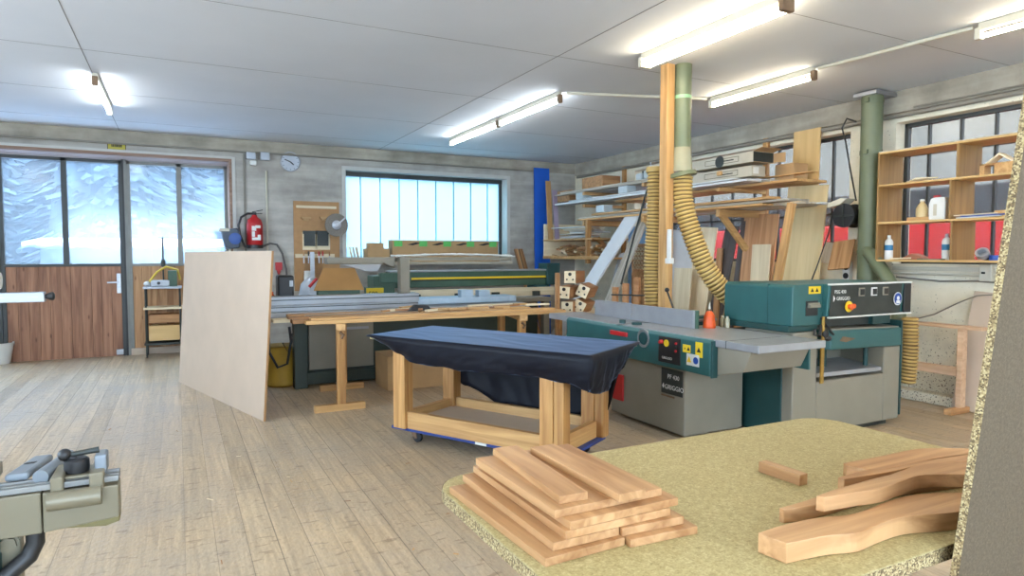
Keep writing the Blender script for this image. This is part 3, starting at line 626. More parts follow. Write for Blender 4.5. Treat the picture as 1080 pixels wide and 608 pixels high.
shade(hose('lower_hose', [at(957, 404, X=6.35), at(960, 370, X=6.35), at(960, 335, X=6.35)], .075, hosetan, thing('floor_hose', 'upright tan ribbed hose between the planer and the whitewashed wall', 'hose', (6.35, 4.0, .35)), .034, .012))
# conduits on the walls
t = tag(obj('wall_conduit', B().cyl((6.81, -1, 2.965), (6.81, 10.6, 2.965), .026, None, 10).cyl((6.80, 1.4, 3.02), (6.80, 4.2, 3.02), .010, None, 8), plain('grey_conduit', (128, 122, 112), .5), smooth=True), 'grey conduit running high along the right wall under the ceiling', 'conduit')
tag(obj('wall_conduit', B().cyl((-4, 10.70, 3.045), (5.6, 10.70, 3.045), .016, None, 10), MATS['grey_conduit'], smooth=True), 'grey conduit running along the back wall above the doors', 'conduit')
for i, (xx_, z0, z1, lb) in enumerate(((1.245, .9, 2.78, 'slim pale conduit dropping down the wall left of the clock'), (.93, 1.4, 3.02, 'slim grey conduit right beside the door frame'))):
    tag(obj('drop_conduit', B().cyl((xx_, 10.73, z0), (xx_, 10.73, z1), .014, None, 8), cream if i == 0 else MATS['grey_conduit']), lb, 'conduit')
b = B(); 
tag(obj('hanging_cable', B().tube([(6.60, 4.70, 2.94), (6.58, 4.80, 2.99), (6.60, 4.87, 2.90), at(892, 150, X=6.6), at(897, 180, X=6.6), at(903, 212, X=6.6)], .009, 8), rubber), 'black cable looping down left of the tall green pipe', 'cable')
# ---------------------------------------------------------------- ceiling lamps
TUBE = emis('fluorescent_tube', (1.0, .86, .62), 38)
TUBEC = emis('fluorescent_tube_cool', (.84, .93, 1.0), 44)
def lamp(label, x, y0, y1, tubes=1, m=TUBE, group=None, end=True):
    z = ZC - .012
    t = thing('fluorescent_lamp', label, 'ceiling light', (x, (y0 + y1) / 2, z), 0, group)
    obj('housing', B().box(x - (.045 if tubes > 1 else .024), y0, z - .045, x + (.045 if tubes > 1 else .024), y1, z + .012), cream, t, bevel=.006)
    for k in range(tubes):
        xo = x + (0 if tubes == 1 else (-.035 + .07 * k))
        obj('tube', B().cyl((xo, y0 + .03, z - .085), (xo, y1 - .03, z - .085), .016, None, 12), m, t, smooth=True)
    for y in (y0, y1): obj('end_cap', B().box(x - .055 if tubes > 1 else x - .026, y - .022, z - .108, x + .055 if tubes > 1 else x + .026, y + .022, z - .02), rust if y == y0 else cream, t, bevel=.006)
    return t
lamp('twin-tube ceiling lamp directly above the timber post', 3.64, 3.12, 4.60, 2)
lamp('nearer lamp of the double row hung over the far machines', 3.66, 6.05, 7.48, 1, TUBEC)
lamp('farther lamp of the double row hung over the far machines', 3.66, 7.56, 9.15, 1, TUBEC)
lamp('slim ceiling lamp between the timber post and the tall green pipe', 5.28, 4.20, 5.50)
lamp('ceiling lamp cut by the right edge of the photo', 5.40, 1.55, 2.86)
lamp('short ceiling lamp on its own at the far left near the doors', -.66, 7.45, 8.95, 1, TUBEC)
for i, (x, y) in enumerate(((3.64, -.2), (-2.4, 2.6), (.4, .6), (5.4, -.9), (-2.4, -1.4), (2.0, -1.8), (-2.6, 5.2))): lamp('unseen ceiling lamp added for fill light over the front part of the shop', x, y, y + 1.4, 2 if i in (0, 3) else 1, group='added lamps lighting the front of the shop')  # out-of-view lamps added to brighten the room
def cond(name, lb, pts): return tag(obj(name, B().tube(pts, .016, 8), cream), lb, 'conduit')
zc = ZC - .02
cond('ceiling_conduit', 'white ceiling conduit joining the far lamp row to the middle lamp', [(3.72, 6.0, zc), (5.22, 5.52, zc)])
cond('ceiling_conduit', 'white ceiling conduit between the two right-hand lamps', [(5.29, 4.16, zc), (5.39, 2.9, zc)])
# ---------------------------------------------------------------- trolley under the navy cloth
cu, cv = V((.496, -.868, 0)), V((.868, .496, 0)); cc = V((2.19, 4.53, 0))
ang = math.atan2(cu.y, cu.x)
t = thing('work_trolley', 'timber-framed trolley on a blue wheeled dolly, covered by the navy cloth', 'trolley', cc, ang)
TL = lambda *a: a
hu, hv = .70, .31
leg0 = V((0, 0, 0))
def lb_(x0, y0, z0, x1, y1, z1): return B().box(x0, y0, z0, x1, y1, z1)
ZD = .125
obj('dolly_board', lb_(-hu - .12, -hv - .01, ZD - .025, hu + .06, hv + .03, ZD), dollyblue, t, bevel=.004, local=True)
obj('dolly_label', lb_(.02, -hv - .014, ZD - .022, .12, -hv - .009, ZD - .003), white, t, local=True)
for sx in (-1, 1):
    for sy in (-1, 1):
        x, y = sx * hu, sy * hv
        if sx < 0: obj('leg', lb_(x - .06, y - .05, ZD, x + .06, y + .05, .82), pinez, t, bevel=.004, local=True)
        else:
            obj('leg', lb_(x - .11, y - .05, ZD, x - .005, y + .045, .82), pinez, t, bevel=.004, local=True)
            obj('leg', lb_(x + .0, y - .045, ZD, x + .075, y + .05, .82), pinez, t, bevel=.004, local=True)
for sy in (-1, 1): obj('bottom_rail', lb_(-hu + .06, sy * hv - .022, ZD + .0, hu - .11, sy * hv + .022, ZD + .135), pine, t, bevel=.003, local=True)
for sx in (-1, 1): obj('bottom_rail', lb_(sx * hu - .022, -hv + .05, ZD, sx * hu + .022, hv - .05, ZD + .125), piney, t, bevel=.003, local=True)
obj('bottom_shelf', lb_(-hu + .03, -hv + .023, ZD + .045, hu - .03, hv - .023, ZD + .06), mdf, t, local=True)
obj('table_board', lb_(-.985, -.385, .82, .985, .385, .845), osb, t, local=True)
for sx in (-1, 1):
    for sy in (-1, 1):
        x, y = sx * .62 - .02, sy * .24
        c_ = obj('caster', B().box(x - .035, y - .03, .085, x + .035, y + .03, .10).prism([(x - .03, y - .027, .095), (x + .03, y - .027, .095), (x + .045, y - .027, .04), (x + .02, y - .027, .03)], (0, .005, 0)).prism([(x - .03, y + .022, .095), (x + .03, y + .022, .095), (x + .045, y + .022, .04), (x + .02, y + .022, .03)], (0, .005, 0)), rust, t, local=True)
        obj('wheel', B().lathe((x + .03, y, .043), [(.030, -.018), (.042, -.012), (.043, 0), (.042, .012), (.030, .018)], 20, 'y'), rubber, c_, smooth=True, local=True)
# cloth: taut flat top, folds hanging round the rim
LU, LV = 1.0, .40
def rim(s):
    """s in 0..4 round the table: front(0-1), right end(1-2), back(2-3), left end(3-4)"""
    k = int(s) % 4; f = s - int(s)
    if k == 0: return V((-LU + 2 * LU * f, -LV, 0)), V((0, -1, 0))
    if k == 1: return V((LU, -LV + 2 * LV * f, 0)), V((1, 0, 0))
    if k == 2: return V((LU - 2 * LU * f, LV, 0)), V((0, 1, 0))
    return V((-LU, LV - 2 * LV * f, 0)), V((-1, 0, 0))
def drop(s):
    K = [(0, .03), (.06, .08), (.16, .165), (.30, .20), (.5, .20), (.75, .19), (.90, .20), (1, .24), (1.15, .27), (1.35, .28), (1.55, .22), (1.80, .09), (2, .03), (2.05, .20), (2.12, .54), (2.3, .64), (2.6, .62), (2.8, .50), (2.92, .26), (3, .05), (3.3, .12), (3.7, .10), (4, .03)]
    for (a, x), (b_, y) in zip(K, K[1:]):
        if a <= s <= b_: u = (s - a) / (b_ - a); u = u * u * (3 - 2 * u); return x + (y - x) * u
    return .1
N = 400; b = B(); rings = []; KK = 14
for j in range(KK + 1):
    row = []
    for i in range(N):
        s = 4 * i / N; p, n_ = rim(s); d = drop(s) * j / KK
        dc = min(abs(s - round(s)), .5); taut = max(0, 1 - dc / .22) if round(s) % 4 in (0, 2) else 0
        fold = (math.sin(s * 23 + 2.2 * math.sin(s * 5)) * .35 + math.sin(s * 61 + 1.3) * .10 + noise.noise(V((s * 7, j * .12, 0))) * .9) * .018 * (j / KK) ** 1.2
        fold += noise.noise(V((s * 26 + j * .35, j * .3, 4))) * .012 * (j / KK)
        out = .012 * min(1, j / 2) + fold - .06 * (j / KK) ** 2 * (0.6 + taut * 1.5)
        z = .852 - (0 if j == 0 else d) - (.006 if j == 1 else 0)
        row.append(b.b.verts.new((p.x + n_.x * out, p.y + n_.y * out, z + (noise.noise(V((s * 12, 3, 0))) * .015 * j / KK))))
    rings.append(row)
for A, C in zip(rings, rings[1:]):
    for i in range(N): b.b.faces.new([A[i], A[(i + 1) % N], C[(i + 1) % N], C[i]])
GU, GV = 100, 100
# top sheet from the inside of the rim, finely gridded with faint wrinkles
grid = [[None] * (GV + 1) for _ in range(GU + 1)]
for i in range(N):
    s = 4 * i / N; k = int(s); f = i - k * 100
    if k == 0: grid[f][0] = rings[0][i]
    elif k == 1: grid[GU][f] = rings[0][i]
    elif k == 2: grid[GU - f][GV] = rings[0][i]
    else: grid[0][GV - f] = rings[0][i]
for i in range(GU + 1):
    for j in range(GV + 1):
        if grid[i][j] is None:
            x = -LU + 2 * LU * i / GU; y = -LV + 2 * LV * j / GV
            z = .853 + .004 * abs(noise.noise(V((x * 2.2, y * 7, 0)))) + .003 * max(0, noise.noise(V((x * 5 + y * 9, y * 3, 2))))
            grid[i][j] = b.b.verts.new((x, y, z))
for i in range(GU):
    for j in range(GV): b.b.faces.new([grid[i][j], grid[i + 1][j], grid[i + 1][j + 1], grid[i][j + 1]])
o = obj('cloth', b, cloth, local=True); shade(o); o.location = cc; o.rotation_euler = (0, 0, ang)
so = o.modifiers.new('thickness', 'SOLIDIFY'); so.thickness = .002
tag(o, 'navy cloth draped over the timber trolley', 'cloth')
# ---------------------------------------------------------------- foreground particle board table
def rounded(x0, y0, x1, y1, r, z, n=8):
    P = []
    for cx, cy, a0 in ((x1 - r, y1 - r, 0), (x0 + r, y1 - r, 90), (x0 + r, y0 + r, 180), (x1 - r, y0 + r, 270)):
        for k in range(n + 1): a = math.radians(a0 + 90 * k / n); P.append((cx + r * math.cos(a), cy + r * math.sin(a), z))
    return P
TX0, TX1, TY0, TY1 = .685, 2.46, .895, 1.90
t = thing('board_table', 'work table with rounded particle board top in the foreground', 'table', (1.5, 1.4, 0))
P_ = rounded(TX0, TY0, TX1, TY1, .13, .762)
obj('tabletop', B().prism(P_, (0, 0, .038)), osb, t, bevel=.002)
edge = B(); PO = rounded(TX0 - .0015, TY0 - .0015, TX1 + .0015, TY1 + .0015, .13, .764); nP = len(PO)
for i in range(nP):
    a, c = V(PO[i]), V(PO[(i + 1) % nP]); edge.b.faces.new([edge.b.verts.new(v) for v in (a, c, c + V((0, 0, .034)), a + V((0, 0, .034)))])
bmesh.ops.remove_doubles(edge.b, verts=edge.b.verts, dist=1e-5)
obj('board_edge', edge, osbedge, t)
for x, y in ((.80, 1.05), (.86, 1.53), (2.25, 1.05), (2.25, 1.53)): obj('leg', B().box(x - .03, y - .03, 0, x + .03, y + .03, .762), pinez, t, bevel=.003)
for y in (1.02, 1.78): obj('apron', B().box(.80, y, .66, 2.25, y + .03, .762), brownw, t, bevel=.002)
obj('side_rail', B().box(.775, 1.085, .715, .80, 1.60, .762), palew, t, bevel=.002)
# stacked beech boards
def quadboard(label, fl, fr, bl, z, th=.0195, m=beechy):
    A, Bq, C = at(*fl, Z=z), at(*fr, Z=z), at(*bl, Z=z)
    L = C - A; W_ = Bq - A; Ln = L.normalized(); Wd = (W_ - Ln * W_.dot(Ln)); p0 = A + Wd / 2 - V((0, 0, th / 2)); p1 = p0 + L
    return board('beech_board', label, 'board', p0, p1, Wd, Wd.length, th, beech, 'beech boards stacked on the particle board table', .0012)
quadboard('beech board at the very bottom of the stack, widest and leftmost', (575.3, 590), (664, 570), (473.9, 513.6), .820)
quadboard('bottom layer beech board on the right side of the stack', (665, 570), (730.8, 552.5), (566, 500), .820)
quadboard('second layer beech board, left one of the stack', (583.6, 573.3), (655, 558), (487.8, 501), .840)
quadboard('second layer beech board, right one of the stack', (656, 558), (719.7, 544), (560, 492), .840)
quadboard('third layer beech board of the stack, darker wide one', (596, 561), (711, 538), (499, 491.5), .860)
quadboard('fourth layer beech board of the stack, slightly turned', (601.7, 551), (717, 526), (505, 487), .880)
quadboard('fifth layer beech board directly under the two top ones', (585, 539), (704, 518), (501.7, 483.5), .900)
quadboard('top left beech board of the stack with pale glare on it', (590, 524), (622.5, 520.5), (519.7, 473), .920)
quadboard('top right beech board of the stack, wider than its neighbour', (653, 522), (685, 518), (559.4, 472), .920)
# sawn block and curved leg blanks
a, c, d_ = at(841, 502, Z=.835), at(854.5, 499, Z=.835), at(797.5, 487.5, Z=.835)
L = d_ - a; Wd = (c - a)
board('wood_block', 'short square beech block lying alone on the particle board table', 'block', a + Wd / 2 - V((0, 0, .017)), a + Wd / 2 + L - V((0, 0, .017)), Wd, .036, .034, beech)
def blank(label, front, back, ztop, th):
    """band-sawn leg blank: plan outline traced on its top face"""
    pts = [at(x, y, Z=ztop) for x, y in front] + [at(x, y, Z=ztop) for x, y in reversed(back)]
    pts = [p - V((0, 0, th)) for p in pts]
    o = obj('leg_blank', B().prism(pts, (0, 0, th)), beech, bevel=.002)
    return tag(o, label, 'wooden leg', 'curved leg blanks on the particle board table')
s36 = lambda L_: [(760 + x / 3.6, 440 + y / 3.6) for x, y in L_]
def smoothc(P_, n=5):
    out = []
    for i in range(len(P_) - 1):
        a = P_[max(i - 1, 0)]; b_, c = P_[i], P_[i + 1]; d = P_[min(i + 2, len(P_) - 1)]
        for k in range(n):
            u = k / n; out.append(tuple(.5 * (2 * b_[q] + (c[q] - a[q]) * u + (2 * a[q] - 5 * b_[q] + 4 * c[q] - d[q]) * u * u + (3 * b_[q] - a[q] - 3 * c[q] + d[q]) * u ** 3) for q in (0, 1)))
    return out + [P_[-1]]
blank('curved leg blank nearest the table edge, its square sawn end to the left', smoothc(s36([(250, 482), (400, 452), (520, 440), (600, 408), (700, 378), (860, 365), (1000, 345)])), smoothc(s36([(142, 440), (230, 412), (350, 385), (480, 372), (560, 350), (640, 318), (760, 292), (1000, 285)])), .848, .047)
blank('curved leg blank behind, in the middle of the pile with a short left end', smoothc(s36([(240, 352), (355, 335), (520, 290), (640, 262), (780, 240), (1000, 215)])), smoothc(s36([(222, 346), (340, 312), (480, 262), (620, 225), (760, 200), (1000, 180)])), .838, .037)
blank('curved leg blank stacked uppermost with a dark sawn end', smoothc(s36([(395, 306), (500, 288), (610, 272), (690, 243), (780, 219), (1000, 219)])), smoothc(s36([(362, 300), (470, 264), (600, 236), (680, 206), (780, 178), (1000, 168)])), .888, .038)
blank('leg blank second from the back of the pile, its end face brown', smoothc(s36([(470, 236), (560, 222), (660, 205), (780, 180), (1000, 165)])), smoothc(s36([(445, 230), (540, 204), (640, 196), (780, 165), (1000, 135)])), .842, .040)
blank('leg blank farthest back in the pile with a dark knot', smoothc(s36([(480, 182), (560, 200), (640, 196), (800, 160), (1000, 128)])), smoothc(s36([(466, 175), (600, 150), (740, 122), (860, 118), (1000, 122)])), .842, .040)
# big particle board panel cut by the right edge of the picture
y0 = .845
P4 = [at(1087, 110, Y=y0), at(1036 + 17, 380, Y=y0), at(1011, 608, Y=y0)]
dx = (P4[2] - P4[0]); k = P4[2].z / (P4[0].z - P4[2].z); foot = P4[2] + dx * k; foot.z = .0
TOPZ = P4[0] - dx * .05
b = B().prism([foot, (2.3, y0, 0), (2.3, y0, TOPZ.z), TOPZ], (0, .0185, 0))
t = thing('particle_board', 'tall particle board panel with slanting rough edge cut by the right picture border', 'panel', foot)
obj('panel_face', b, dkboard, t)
b = B(); nrm = V((-1, 0, 0))
b.prism([foot + V((-.0015, .0005, 0)), TOPZ + V((-.0015, .0005, 0)), TOPZ + V((-.0015, .018, 0)), foot + V((-.0015, .018, 0))], (.003, 0, 0))
obj('rough_edge', b, osbedge, t)
# ---------------------------------------------------------------- left foreground machine end
t = thing('sliding_beam', 'grey metal machine beam with black clamp knob cut by the left picture border', 'machine', (-.9, 2.3, 0))
beig = plain('beige_grey_enamel', (118, 111, 92), .42, .2, .06, 6)
bx0, yf = -1.9, 2.15
obj('beam', B().prism([(-.345, yf, .735), (-.165, yf, .748), (-.165, yf, .842), (-.345, yf, .846)], (0, .075, 0)), beig, t, bevel=.004)
obj('beam', B().box(bx0, yf, .735, -.348, yf + .075, .848), beig, t, bevel=.004)
obj('beam_underside', B().prism([(-.335, yf + .004, .742), (-.20, yf + .004, .726), (-.165, yf + .004, .735), (-.165, yf + .004, .755)], (0, .065, 0)), plain('olive_enamel', (106, 98, 60), .5), t, bevel=.003)
obj('aluminium_track', B().box(bx0, yf + .01, .850, -.165, yf + .022, .866).box(bx0, yf + .034, .850, -.165, yf + .044, .866).box(bx0, yf + .060, .848, -.165, yf + .075, .870), plain('dull_aluminium', (132, 132, 130), .45, .4), t, bevel=.002)
obj('slide_plate', B().prism([(-.44, yf + .06, .871), (-.385, yf + .06, .871), (-.35, yf + .24, .871), (-.40, yf + .24, .871)], (0, 0, .022)), plain('blue_grey_casting', (126, 134, 142), .45, .3), t, bevel=.008)
obj('plate_slot', B().prism([(-.410, yf + .15, .8935), (-.385, yf + .15, .8935), (-.380, yf + .165, .8935), (-.405, yf + .165, .8935)], (0, 0, .001)), black, t)
obj('rounded_rail', B().tube([(-.355, yf + .05, .878), (-.31, yf + .24, .878)], .020, 16), MATS['blue_grey_casting'], t, smooth=True)
obj('clamp_body', B().box(-.325, yf - .012, .838, -.295, yf + .12, .888).box(-.235, yf - .012, .838, -.20, yf + .12, .888).box(-.325, yf + .02, .868, -.20, yf + .12, .878), beig, t, bevel=.006)
obj('roller', B().cyl((-.33, yf - .018, .826), (-.205, yf - .018, .826), .026), beig, t, smooth=True)
obj('back_plate', B().box(-.225, yf + .03, .87, -.195, yf + .10, .925), MATS['blue_grey_casting'], t, bevel=.006)
kn = obj('clamp_knob', B().lathe((-.27, yf + .06, .879), [(.030, 0), (.032, .012), (.031, .034), (.024, .040)], 20), black, t, smooth=True)
obj('knob_ball', B().ball((-.298, yf + .055, .932), .0175).cyl((-.275, yf + .06, .915), (-.298, yf + .055, .930), .010), black, kn, smooth=True)
obj('knob_lever', B().cyl((-.295, yf + .055, .930), (-.215, yf + .06, .935), .0065, .0085), charcoal, kn, smooth=True)
obj('end_post', B().box(-1.9, yf + .02, .9, -.44, yf + .06, .935), beig, t, bevel=.003)
obj('suction_elbow', B().tube([(-.37, yf + .04, .74), (-.37, yf + .04, .70), (-.385, yf + .035, .665), (-.43, yf + .02, .63), (-.52, yf - .0, .595)], .023, 16), black, t, smooth=True)
obj('bolt_plate', B().box(-.62, yf + .06, .40, -.405, yf + .09, .734), beig, t, bevel=.004)
obj('hex_bolt', B().lathe((-.435, yf + .06, .70), [(.022, 0), (.022, -.014)], 6, 'y').lathe((-.435, yf + .06, .70), [(.027, 0), (.027, -.004)], 20, 'y'), beig, t)
obj('pedestal', B().box(-.95, yf - .02, 0, -.50, yf + .42, .58).box(-.80, yf + .0, .58, -.45, yf + .35, .735), darkteal, t, bevel=.01)
# second machine's fence on the left, bucket
t = thing('machine_fence', 'aluminium machine fence with black end knob reaching in front of the door', 'machine fence', (-1.2, 4.5, 0))
obj('profile', B().box(-2.4, 4.47, 1.232, -.672, 4.53, 1.288), alu, t, bevel=.004)
obj('profile_slot', B().box(-2.4, 4.468, 1.258, -.70, 4.4705, 1.264), steel, t)
obj('end_knob', B().tube([(-.672, 4.5, 1.262), (-.65, 4.5, 1.262), (-.635, 4.5, 1.262), (-.628, 4.5, 1.262)], [.012, .022, .024, .014], 18), black, t, smooth=True)
obj('handwheel', B().lathe((-.90, 4.49, 1.355), [(.045, -.03), (.055, -.02), (.055, .02), (.045, .03)], 24, 'x').box(-.91, 4.47, 1.288, -.88, 4.51, 1.32), white, t, smooth=True)
obj('stand', B().box(-2.3, 4.35, 0, -1.7, 4.65, 1.232), greypaint, t, bevel=.01)
t = thing('white_bucket', 'white plastic bucket on the floor against the left picture border by the door', 'bucket', (-1.72, 8.9, 0))
c = at(-1, 384, Z=0)
c = V((c.x, c.y, 0)); ROOT[t.name] = Matrix.Translation(c); t.location = c
obj('bucket_body', B().lathe(c, [(.13, 0), (.17, .27), (.18, .27), (.18, .29), (.165, .29), (.125, .02)], 28), white, t, smooth=True)
obj('handle', B().tube([c + V((.18 * math.cos(a), .18 * math.sin(a) , .28 - .09 * math.sin(max(0, a)))) for a in [pi * i / 10 for i in range(11)]], .004, 6), steel, t)
# ---------------------------------------------------------------- standing MDF sheet
bl, br = at(189.5, 403, Z=0), at(279, 445, Z=0)
lean = V((.10, .03, 1.53))
o = board('mdf_sheet', 'large pale MDF sheet standing on its edge in front of the far machines', 'sheet', (bl + br) / 2 + V((0, 0, .0)), (bl + br) / 2 + lean, br - bl, (br - bl).length, .019, mdf, bevel=.001)
w_ = (br - bl).normalized(); b = B().bar(br + w_ * .0015, br + lean + w_ * .0015, w_, .003, .019)
e = obj('sheet_edge', b, mdfedge, o); 
# ---------------------------------------------------------------- T-stand with long boards
t = thing('trestle', 'wooden T-shaped trestle carrying the long boards in front of the far saw', 'trestle', (1.37, 6.8, 0))
for y, xo in ((6.30, 0), (7.28, .235)):
    obj('foot', B().box(1.12 + xo, y - .035, 0, 1.60 + xo, y + .035, .065), pine, t, bevel=.004)
    obj('upright', B().box(1.335 + xo, y - .03, .065, 1.415 + xo, y + .03, .80), pinez, t, bevel=.004)
obj('stretcher', B().bar((1.38, 6.33, .15), (1.60, 7.25, .15), (0, 0, 1), .08, .04), piney, t, bevel=.003)
obj('head_beam', B().bar((1.36, 6.22, .812), (1.63, 7.36, .812), (0, 0, 1), .065, .09), piney, t, bevel=.003)
obj('iron_fitting', B().tube([(1.36, 6.262, .76), (1.39, 6.25, .73), (1.37, 6.25, .70)], .014, 8), rust, t, smooth=True)
t2 = dup(t, (3.33, 6.8, 0), 0, 'second wooden trestle, hidden behind the trolley, holding the far end of the long boards')
# long boards lying across the trestles
LB = 'boards lying across the two trestles'
zz = .845
spec = [('lowest pine board on the trestles, at the front edge', 1.05, 3.85, 6.30, .13, .035, pine), ('brown sawn board behind the front pine board on the trestles', .95, 3.0, 6.46, .14, .04, brownw),
        ('pale long board in the middle of the trestles', .80, 3.6, 6.64, .18, .03, palew), ('weathered long board towards the back of the trestles', 1.15, 3.7, 6.86, .18, .03, greyw), ('rear beech board on the trestles', 1.0, 3.5, 7.08, .16, .03, beech)]
for lb, x0, x1, y, w, th, m in spec: board('long_board', lb, 'board', (x0, y, zz + th / 2), (x1, y - .02, zz + th / 2), (0, 1, 0), w, th, m, LB)
for i, (x0, x1, y, w, th, m, lb) in enumerate([(1.10, 3.75, 6.34, .12, .022, pine, 'upper pine strip on the front long board'), (.92, 2.2, 6.48, .10, .02, brownw, 'thin brown strip on the long boards at their left end'), (2.3, 3.6, 6.66, .14, .02, pine, 'short pine board on the long boards at their right end')]):
    z = zz + [.035, .04, .03][i] + th / 2
    board('long_board', lb, 'board', (x0, y, z), (x1, y, z), (0, 1, 0), w, th, m, LB)
for i in range(22):
    x = 1.9 + i * .082 + R.uniform(-.03, .03); y = 6.60 + R.uniform(-.10, .42); L = R.uniform(.14, .34); a = R.uniform(-.5, .5); z = .90 + .006 * (i % 4)
    board('timber_offcut', 'timber offcut lying loose on top of the long boards', 'offcut', (x, y, z), (x + L * math.cos(a), y + L * math.sin(a), z + R.uniform(0, .012)), (-math.sin(a), math.cos(a), 0), R.uniform(.03, .07), .02, [beech, palew, brownw, orange and pine][i % 4], 'offcuts on the long boards')
tag(obj('black_clamp', B().prism([(2.15, 6.62, .90), (2.42, 6.62, .90), (2.38, 6.62, .955), (2.24, 6.62, .965)], (0, .08, 0)), black, bevel=.01), 'black plastic shoe-shaped clamp on the long boards', 'clamp')
# ---------------------------------------------------------------- sliding table saw in the back
t = thing('sliding_table_saw', 'dark green sliding table saw with grey cover panel behind the trestle', 'table saw', (2.4, 7.9, 0))
obj('cabinet', B().box(1.27, 7.62, .06, 4.05, 8.35, .80), dkgreen, t, bevel=.01)
obj('corner_leg', B().box(1.13, 7.50, 0, 1.27, 7.66, .80), dkgreen, t, bevel=.006)
obj('base_band', B().box(1.27, 7.56, .03, 4.0, 7.64, .17), dkgreen, t, bevel=.006)
obj('cover_panel', B().box(1.30, 7.585, .19, 2.04, 7.62, .70), greypaint, t, bevel=.006)
obj('panel_handle', B().box(1.62, 7.57, .63, 1.98, 7.585, .66), castiron, t, bevel=.004)
obj('main_table', B().box(.86, 7.52, .80, 4.1, 8.4, .86), castiron, t, bevel=.006)
obj('sliding_carriage', B().box(.78, 7.62, .93, 2.62, 7.80, 1.03).box(.80, 7.60, .86, 2.6, 7.84, .93), alu, t, bevel=.006)
obj('carriage_groove', B().box(.80, 7.612, .985, 2.62, 7.622, .995).box(.80, 7.595, .905, 2.6, 7.602, .915), charcoal, t)
obj('cross_cut_fence', B().box(2.6, 7.9, .86, 4.1, 8.25, .94).box(2.62, 7.7, .88, 3.9, 7.75, .95), plain('pale_blue_metal', (176, 196, 212), .4, .3), t, bevel=.004)
obj('fence_stop', B().box(3.25, 7.8, .94, 3.42, 7.92, 1.04).box(3.50, 7.8, .94, 3.66, 7.92, 1.03), MATS['pale_blue_metal'], t, bevel=.006)
obj('guard_post', B().box(2.38, 7.605, 1.03, 2.50, 7.725, 1.47), greypaint, t, bevel=.008)
obj('guard_arm', B().box(2.39, 7.72, 1.41, 2.49, 7.95, 1.46).box(2.5, 7.64, 1.42, 3.9, 7.70, 1.465).box(2.5, 7.89, 1.42, 3.9, 7.95, 1.465), greypaint, t, bevel=.006)
obj('suction_hood', B().box(1.55, 7.75, 1.385, 2.22, 7.95, 1.465).prism([(2.20, 7.75, 1.40), (2.36, 7.75, 1.33), (2.36, 7.75, 1.47), (2.20, 7.75, 1.46)], (0, .14, 0)), greypaint, t, bevel=.012)
obj('hood_skirt', B().prism([(1.75, 7.76, 1.38), (2.0, 7.76, 1.30), (2.14, 7.76, 1.30), (2.2, 7.76, 1.38)], (0, .12, 0)), plain('clear_grey_plastic', (160, 162, 166), .4, 0, .05), t)
b = B(); r = random.Random(3)
obj('cable_bundle', B().tube([at(283, 345, Y=7.4), at(284, 372, Y=7.4), at(293, 388, Y=7.4), at(303, 384, Y=7.4), at(307, 360, Y=7.4), at(305, 345, Y=7.4)], .014, 8).tube([at(298, 362, Y=7.4), at(304, 372, Y=7.4), at(308, 352, Y=7.4)], .007, 8), rubber, t)
tag(obj('metal_bin', B().lathe((1.04, 7.86, 0), [(.17, 0), (.19, .02), (.19, .44), (.2, .46), (.18, .46)], 28), yellowbin, smooth=True), 'yellow-brown round bin on the floor behind the edge of the MDF sheet', 'bin')
for nm, lb, y in (('cloth_heap', 'crumpled pale plastic sheet lying over the saw guard arm', 7.7),):
    b = B(); x0, x1 = 2.36, 3.95; rows = []
    for i in range(61):
        x = x0 + (x1 - x0) * i / 60; rows.append([b.b.verts.new((x, 7.64 + .31 * j / 14, 1.487 + .018 * math.sin(pi * i / 60) + .014 * noise.noise(V((x * 4, j * .35, 0))) + .008 * noise.noise(V((x * 13, j * .9, 5))))) for j in range(15)])
    for i in range(60):
        for j in range(14): b.b.faces.new([rows[i][j], rows[i + 1][j], rows[i + 1][j + 1], rows[i][j + 1]])
    o = obj(nm, b, white); so = o.modifiers.new('thickness', 'SOLIDIFY'); so.thickness = .012; tag(o, lb, 'plastic sheet')
# things lying on the saw
o = thing('trapezoid_plywood', 'brown plywood trapezoid standing upright on the saw table', 'plywood piece', (1.9, 8.0, 1.03))
q = [at(331, 307, Y=7.9), at(384, 306, Y=7.9), at(374, 283, Y=7.9), at(341, 283, Y=7.9)]
dz_ = q[0].z - .862
obj('plywood_panel', B().prism([q[0], q[1], q[2], q[3]], (0, .018, 0)), plain('ochre_plywood', (176, 128, 66), .6, 0, .1, 4), o)
obj('support_block', B().box(q[0].x + .05, 7.9, .862, q[1].x - .05, 8.1, q[0].z - .002), mgreen, o, bevel=.004)
c = at(302, 306, Y=8.0); o = thing('drive_motor', 'small black box motor on the left end of the saw table', 'motor', (c.x, 8.0, c.z))
obj('motor_body', B().box(c.x - .10, 7.95, .862, c.x + .08, 8.15, c.z + .17), black, o, bevel=.02)
obj('motor_plate', B().box(c.x + .03, 7.945, c.z + .04, c.x + .07, 7.952, c.z + .11), castiron, o)
b = B(); 
o = obj('plastic_bag', B().lathe((1.42, 8.14, .862), [(.08, 0), (.14, .05), (.14, .14), (.10, .26), (.06, .33), (.03, .36)], 20), plain('milky_plastic', (206, 212, 220), .3, 0, .05), smooth=True)
for v in o.data.vertices: v.co += V((noise.noise(v.co * 14), noise.noise(v.co * 14 + V((5, 0, 0))), noise.noise(v.co * 9))) * .045
for v in o.data.vertices: v.co.z = max(v.co.z, .002)
tag(o, 'crumpled milky plastic bag right of the black motor', 'bag')
tag(obj('red_clamp', B().cyl(at(326, 303, Y=8.0), at(334, 294, Y=8.0), .018, None, 10), red, smooth=True), 'small red clamp beside the ochre plywood', 'clamp')
tag(obj('spray_can', B().lathe((.98, 8.1, .862), [(.03, 0), (.03, .15), (.014, .17), (.014, .2)], 16), orange, smooth=True), 'orange spray can at the left end of the saw table', 'can')
